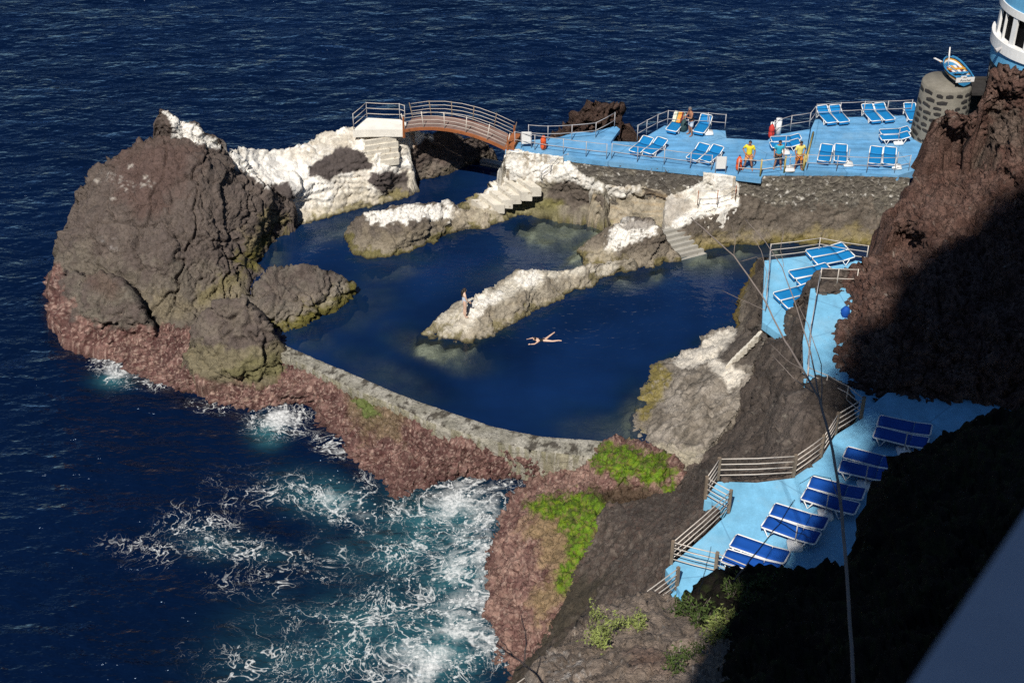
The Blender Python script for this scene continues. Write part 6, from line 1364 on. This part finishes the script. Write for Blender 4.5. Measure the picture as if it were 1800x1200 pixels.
def person(label, loc, rz, J, skin='skin', hair=('hair', 'short'), shirt=None, shorts=None, suit=None, female=False, scale=1.0, face=(0, 1, 0), group=None, belt=None):
    """J: joints in metres, figure faces +y"""
    root = empty('person', loc, rz); root.scale = (scale,)*3; tag(root, label, 'person', group)
    k = .88 if female else 1.0
    nm = ['pelvis', 'waist', 'chest', 'neck', 'head0'] ; V = []; E = []; R = []
    def add(p, r, par=None):
        V.append(Vector(p)); R.append(r)
        if par is not None: E.append((par, len(V)-1))
        return len(V)-1
    pel = add(J['pelvis'], (.155*k+.01*female, .115)); wa = add(J['waist'], (.135*k, .10), pel); ch = add(J['chest'], (.165*k, .115), wa); ub = add(J['ub'], (.13*k, .09), ch); nk = add(J['neck'], (.055, .055), ub); hb = add(J['head']-Vector((0, 0, .06)), (.05, .05), nk)
    for s in ('l', 'r'):
        sh = add(J['sh_'+s], .068*k, ub); m = (J['sh_'+s]+J['el_'+s])/2; a = add(m, .050*k, sh); el = add(J['el_'+s], .040*k, a); m = J['el_'+s].lerp(J['wr_'+s], .35); b = add(m, .041*k, el); add(J['wr_'+s], .027*k, b)
        hp = add(J['hip_'+s], .095, pel); m = J['hip_'+s].lerp(J['kn_'+s], .45); a = add(m, .080, hp); kn = add(J['kn_'+s], .056, a); m = J['kn_'+s].lerp(J['an_'+s], .3); b = add(m, .058, kn); an = add(J['an_'+s], .037, b); add(J['to_'+s], (.04, .03), an)
    body = skin_mesh(V, E, R, 'body', M[skin], root)
    bm = bmesh.new(); bm.from_mesh(body.data)
    head_into(bm, J['head'], face)
    for s, t in (('l', -1), ('r', 1)):
        d = J.get('hd_'+s) or (J['wr_'+s]-J['el_'+s]); hand_into(bm, J['wr_'+s], d, J.get('th_'+s) or Vector((-t*.3, 1, 0)))
    for f in bm.faces: f.smooth = True
    bm.to_mesh(body.data); bm.free(); body.data.materials.append(M['hair'])
    # hair cap
    f = Vector(face).normalized(); bm = bmesh.new(); q = bmesh.ops.create_uvsphere(bm, u_segments=16, v_segments=10, radius=.112)
    for v in bm.verts: v.co = Vector((v.co.x*.86, v.co.y*.98, v.co.z*1.14))
    bmesh.ops.delete(bm, geom=[v for v in bm.verts if (v.co.z < -.03 and v.co.y > -.02) or (v.co.y > .045 and v.co.z < .045) or v.co.z < -.085], context='VERTS')
    rt = f.cross(Vector((0, 0, 1))).normalized(); upv = rt.cross(f); Mx = Matrix((rt, f, upv)).transposed().to_4x4(); Mx.translation = J['head']+Vector((0, 0, .012)); bmesh.ops.transform(bm, matrix=Mx, verts=bm.verts)
    if hair[1] == 'long':
        hp = J['head']; tube(bm, [hp-f*.07+Vector((0, 0, .03)), hp-f*.12+Vector((0, 0, -.10)), hp-f*.115+Vector((0, 0, -.28)), hp-f*.10+Vector((0, 0, -.40))], [.06, .075, .07, .03], 8)
    bm_obj('hair', bm, M[hair[0]], root, True)
    if shirt:
        V2 = []; E2 = []; R2 = []
        def ad2(p, r, par=None):
            V2.append(Vector(p)); R2.append(r)
            if par is not None: E2.append((par, len(V2)-1))
            return len(V2)-1
        a = ad2(J['pelvis']-Vector((0, 0, .06)), (.175, .135)); b = ad2(J['waist'], (.165, .125), a); c = ad2(J['chest'], (.185, .135), b); d = ad2(J['ub'], (.145, .105), c); ad2(J['neck']-Vector((0, 0, .05)), (.075, .075), d)
        for s in ('l', 'r'):
            e = ad2(J['sh_'+s], .085, d); ad2(J['sh_'+s].lerp(J['el_'+s], .72), .075, e)
        skin_mesh(V2, E2, R2, 'shirt', M[shirt], root)
    if shorts:
        V2 = [J['pelvis']+Vector((0, 0, .05))]; R2 = [(.172, .135)]; E2 = []
        for s in ('l', 'r'):
            V2.append(J['hip_'+s]); R2.append(.118); E2.append((0, len(V2)-1)); V2.append(J['hip_'+s].lerp(J['kn_'+s], .45)); R2.append(.112); E2.append((len(V2)-2, len(V2)-1)); V2.append(J['hip_'+s].lerp(J['kn_'+s], .82)); R2.append(.108); E2.append((len(V2)-2, len(V2)-1))
        skin_mesh(V2, E2, R2, 'shorts', M[shorts], root)
    if belt: 
        bm = bmesh.new(); c = J['pelvis']+Vector((0, 0, .10)); tube(bm, [c, c+Vector((0, 0, .05))], .168, 14); bm_obj('waistband', bm, M[belt], root, True)
    if suit:
        V2 = [J['pelvis']-Vector((0, 0, .07)), J['pelvis'], J['waist'], J['chest'], J['ub']]; skin_mesh(V2, [(i, i+1) for i in range(4)], [(.125, .105), (.16, .125), (.128, .105), (.152, .122), (.10, .07)], 'swimsuit', M[suit], root)
        for s in ('l', 'r'):
            t = J['sh_'+s].lerp(J['ub'], .45); tube_obj('strap', [J['ub']+(t-J['ub'])*.7+Vector((0, .09, -.03)), t+Vector((0, 0, .085)), J['ub']+(t-J['ub'])*.7+Vector((0, -.09, -.03))], .012, M[suit], root)
    return root
def stand(h=1.75, arms='hips', spread=.13, lean=0.0, knee=0.0):
    s = h/1.75; v = lambda x, y, z: Vector((x, y, z))*s
    J = dict(pelvis=v(0, 0, .93), waist=v(0, -.01+lean*.3, 1.10), chest=v(0, .0+lean*.7, 1.28), ub=v(0, lean, 1.40), neck=v(0, .015+lean*1.1, 1.50), head=v(0, .04+lean*1.3, 1.635))
    for n, x in (('l', -1), ('r', 1)):
        J['hip_'+n] = v(x*.09, 0, .88); J['kn_'+n] = v(x*(.09+spread*.4), .02+knee, .49); J['an_'+n] = v(x*(.09+spread), -.02, .075); J['to_'+n] = v(x*(.11+spread), .15, .03); J['sh_'+n] = v(x*.185, lean, 1.42)
        if arms == 'hips': J['el_'+n] = v(x*.36, -.10, 1.17); J['wr_'+n] = v(x*.20, .07, .99)
        elif arms == 'down': J['el_'+n] = v(x*.255, -.02+lean*.6, 1.14); J['wr_'+n] = v(x*.26, .08+lean*.5, .90)
        elif arms == 'front': J['el_'+n] = v(x*.26, .04+lean, 1.15); J['wr_'+n] = v(x*.10, .26+lean, 1.10)
        elif arms == 'phone': J['el_'+n] = v(x*.25, .08+lean, 1.18); J['wr_'+n] = v(x*.10, .33+lean, 1.24 if x < 0 else 1.12)
    return J
PI = math.pi
LG = 'lifeguards on the sea deck'
J = stand(1.78, 'hips', .15, .0); J['el_l'] = Vector((-.30, -.02, 1.15)); J['wr_l'] = Vector((-.27, .06, .93))
person('lifeguard in bright yellow shirt and faded orange shorts with a hand on the hip', at(1314, 299, ZD), PI*.93, J, 'skin_tan', ('hair', 'short'), 'yellow', 'shorts_peach', face=(.15, 1, -.25), group=LG)
J = stand(1.74, 'down', .10, .02); 
person('lifeguard in cyan shirt and charcoal shorts between two yellow posts', at(1366, 297, ZD), PI*1.0, J, 'skin_tan', ('hair', 'short'), 'cyan', 'shorts_grey', face=(0, 1, -.35), group=LG)
J = stand(1.78, 'hips', .10, .03); J['el_r'] = Vector((.27, .05, 1.14)); J['wr_r'] = Vector((.22, .14, .95))
person('lifeguard in pale yellow shirt and orange shorts beside the tall yellow post', at(1402, 299, ZD), PI*1.05, J, 'skin_tan', ('hair', 'short'), 'pale_yellow', 'shorts_orange', face=(.1, 1, -.5), group=LG)
J = stand(1.76, 'phone', .07, .06)
person('shirtless man in white shorts standing between two loungers and looking at his hands', at(1213, 238, ZD), PI*.62, J, 'skin_tan', ('hair_grey', 'short'), None, 'shorts_white', face=(0, 1, -.45), belt='black')
# woman on the spit: feet put on the rock below
def ground_z(x, y, names=('rock',)):
    dg = bpy.context.evaluated_depsgraph_get(); dg.update(); hit, loc, nrm, idx, ob, mx = SC.ray_cast(dg, Vector((x, y, 30)), Vector((0, 0, -1))); return loc.z if hit else 0
w = at(817, 552, .75); gz = ground_z(w.x, w.y)
J = stand(1.68, 'down', .02, -.02); J['el_r'] = Vector((.23, .06, 1.08)); J['wr_r'] = Vector((.17, .20, .92)); J['to_l'] = Vector((-.12, .15, .03))
person('woman in a pale swimsuit standing on the rock spit looking across the pool', Vector((w.x, w.y, gz-.01)), -PI*.40, J, 'skin', ('hair', 'long'), None, None, 'swimsuit', female=True, face=(-.1, 1, -.12))
# swimmer, breaststroke, heading left
J = dict(pelvis=Vector((0, -.35, .0)), waist=Vector((0, -.18, .015)), chest=Vector((0, .0, .05)), ub=Vector((0, .12, .07)), neck=Vector((0, .2, .10)), head=Vector((0, .31, .20)))
J.update(sh_l=Vector((-.18, .13, .06)), el_l=Vector((-.34, .36, .04)), wr_l=Vector((-.30, .62, .03)), sh_r=Vector((.18, .13, .06)), el_r=Vector((.36, .34, .02)), wr_r=Vector((.32, .60, .0)),
         hip_l=Vector((-.09, -.42, .0)), kn_l=Vector((-.22, -.80, .01)), an_l=Vector((-.24, -1.18, .04)), to_l=Vector((-.30, -1.36, .03)), hip_r=Vector((.09, -.42, .0)), kn_r=Vector((.34, -.68, .01)), an_r=Vector((.55, -.98, .05)), to_r=Vector((.66, -1.12, .06)))
J['th_l'] = Vector((1, 0, 0)); J['th_r'] = Vector((-1, 0, 0))
person('swimmer in a dark swimsuit doing breaststroke in the front pool', at(948, 598, .02), PI*.56, J, 'skin', ('hair', 'short'), None, None, None, female=True, face=(0, 1, .05))
sw = [o for o in bpy.data.objects if o.name.startswith('person')][-1]
skin_mesh([J['pelvis']-Vector((0, .06, 0)), J['pelvis'], J['waist'], J['chest'], J['ub']], [(i, i+1) for i in range(4)], [(.12, .10), (.155, .12), (.13, .105), (.155, .12), (.12, .085)], 'swimsuit', M['black'], sw); sw.scale = (.8, .8, .8); sw.location.z = -.01
for o in bpy.data.objects:
    if o.name.startswith('person') and o.get('label', '').startswith('swimmer'): SWIM = o

# ------------------------------------------------------------ weeds and dry stems
def weed(name, label, base_pts, h, n, size, mat, seed, stem=True):
    r = np.random.RandomState(seed); c = sum(base_pts, Vector())/len(base_pts); root = empty(name, c); tag(root, label, 'plant')
    pts = []; bm = bmesh.new()
    for b in base_pts:
        for s in range(5):
            d = Vector((r.normal()*.35, r.normal()*.35, 1)).normalized(); top = b-c+d*h*r.uniform(.6, 1.1); tube(bm, [b-c-Vector((0, 0, .1)), (b-c).lerp(top, .5)+Vector((r.normal()*.02, r.normal()*.02, 0)), top], [.008, .006, .003], 4)
            for k in range(n): t = r.uniform(.15, 1.05); q = (b-c).lerp(top, t); pts.append((q.x+r.normal()*.07, q.y+r.normal()*.07, q.z+r.normal()*.04))
    so_ = bm_obj('stem', bm, M['twig'], root); so_['kind'] = 'stuff'; leaf_mesh('foliage', pts, size, M[mat], root, seed, .5); return root
def drop(u, v, z):
    p = at(u, v, z); return Vector((p.x, p.y, ground_z(p.x, p.y)))
def surf(u, v):
    dg = bpy.context.evaluated_depsgraph_get(); o = Vector((0, 0, CAM_H)); d = (at(u, v, 0)-o).normalized(); hit, loc, n_, i_, ob, m_ = SC.ray_cast(dg, o+d*6, d); return loc
bpy.context.view_layer.update()
weed('shrub', 'sunlit grey-green weed growing on the left of the near brown rock', [surf(1050, 1135), surf(1062, 1120), surf(1072, 1110), surf(1045, 1120), surf(1058, 1140), surf(1048, 1095)], .5, 26, .075, 'leaf', 1)
weed('shrub', 'low grey-green weed in the middle of the near brown rock', [surf(1095, 1104), surf(1112, 1098), surf(1128, 1095), surf(1120, 1108)], .28, 22, .07, 'leaf', 2)
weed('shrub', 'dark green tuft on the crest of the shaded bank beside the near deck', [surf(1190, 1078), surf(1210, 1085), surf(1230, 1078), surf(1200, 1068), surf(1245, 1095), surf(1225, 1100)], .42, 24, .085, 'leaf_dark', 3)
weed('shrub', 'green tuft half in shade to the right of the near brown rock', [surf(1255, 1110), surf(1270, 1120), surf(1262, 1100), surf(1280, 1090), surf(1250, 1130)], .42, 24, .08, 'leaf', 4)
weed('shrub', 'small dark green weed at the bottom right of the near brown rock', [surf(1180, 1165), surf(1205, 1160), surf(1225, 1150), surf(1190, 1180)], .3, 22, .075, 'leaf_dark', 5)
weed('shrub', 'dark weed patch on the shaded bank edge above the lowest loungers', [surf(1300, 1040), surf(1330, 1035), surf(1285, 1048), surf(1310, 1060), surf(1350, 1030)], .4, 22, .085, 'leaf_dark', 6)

root = empty('dry_branch', at_d(1500, 1230, 24.0)); tag(root, 'tall bare dry branch forking in front of the decks and pool', 'branch')
def twig(pts, r0, r1):
    c = root.location; P_ = [at_d(u, v, d)-c for u, v, d in pts]; fine = []
    for i in range(len(P_)-1):
        for k in range(4): fine.append(P_[i].lerp(P_[i+1], k/4)+Vector((RNG.uniform(-1, 1), RNG.uniform(-1, 1), RNG.uniform(-1, 1)))*.008)
    fine.append(P_[-1]); n = len(fine); bm = bmesh.new(); tube(bm, fine, [r0+(r1-r0)*i/(n-1) for i in range(n)], 6); bm_obj('twig', bm, M['twig'], root, True)
twig([(1502, 1240, 24.0), (1492, 1050, 25.8), (1480, 900, 27.5), (1464, 790, 29.3), (1440, 700, 31.0), (1412, 650, 32.8), (1380, 600, 35.0), (1340, 520, 37.2), (1290, 450, 39.4), (1245, 410, 41.6), (1215, 383, 42.9)], 0.0328, 0.0160)
twig([(1440, 700, 31.0), (1425, 620, 32.8), (1400, 540, 34.6), (1375, 470, 36.3), (1345, 425, 38.1), (1310, 385, 39.4)], 0.0178, 0.0080)
twig([(1445, 720, 31.0), (1444, 640, 32.8), (1420, 570, 33.7), (1400, 530, 35.0)], 0.0123, 0.0064)
twig([(1412, 650, 32.8), (1385, 635, 33.7), (1350, 600, 35.0)], 0.0096, 0.0048); twig([(1340, 520, 37.2), (1348, 480, 37.6), (1338, 440, 38.1), (1326, 420, 38.1)], 0.0082, 0.0048); twig([(1345, 545, 37.2), (1310, 530, 38.1), (1268, 510, 39.0)], 0.0082, 0.0048)
twig([(1300, 460, 39.4), (1330, 452, 39.0), (1348, 462, 38.1)], 0.0068, 0.0048); twig([(1430, 690, 31.5), (1395, 665, 32.8), (1358, 625, 33.7)], 0.0137, 0.0064); twig([(1290, 450, 39.4), (1292, 420, 39.4), (1286, 395, 39.8)], 0.0068, 0.0048)
twig([(1378, 470, 36.3), (1372, 440, 36.8), (1378, 400, 37.2)], 0.0068, 0.0048); twig([(1478, 885, 27.5), (1460, 840, 28.4), (1430, 835, 28.8), (1405, 850, 29.3)], 0.0082, 0.0048)
root = empty('dry_twig', at_d(965, 1215, 13)); tag(root, 'small bare grey twig at the bottom edge before the foaming water', 'branch')
twig([(965, 1215, 13), (940, 1180, 13), (905, 1155, 13.1), (870, 1130, 13.2)], .013, .006); twig([(922, 1166, 13), (925, 1120, 13.1), (916, 1080, 13.2)], .008, .004); twig([(905, 1155, 13), (890, 1135, 13), (880, 1125, 13.1)], .006, .004); twig([(945, 1185, 13), (950, 1155, 13), (940, 1140, 13)], .007, .003); twig([(925, 1170, 13), (895, 1180, 13.1)], .007, .003)
root = empty('dry_grass', at_d(1270, 1060, 17)); tag(root, 'thin pale dry stems crossing in front of the lowest loungers', 'branch')
twig([(1290, 1020, 17), (1330, 970, 17), (1370, 920, 17), (1397, 878, 17)], .010, .006); twig([(1360, 910, 17), (1400, 935, 17), (1425, 945, 17)], .007, .004); twig([(1228, 1045, 17), (1240, 1000, 17), (1250, 960, 17)], .005, .003)
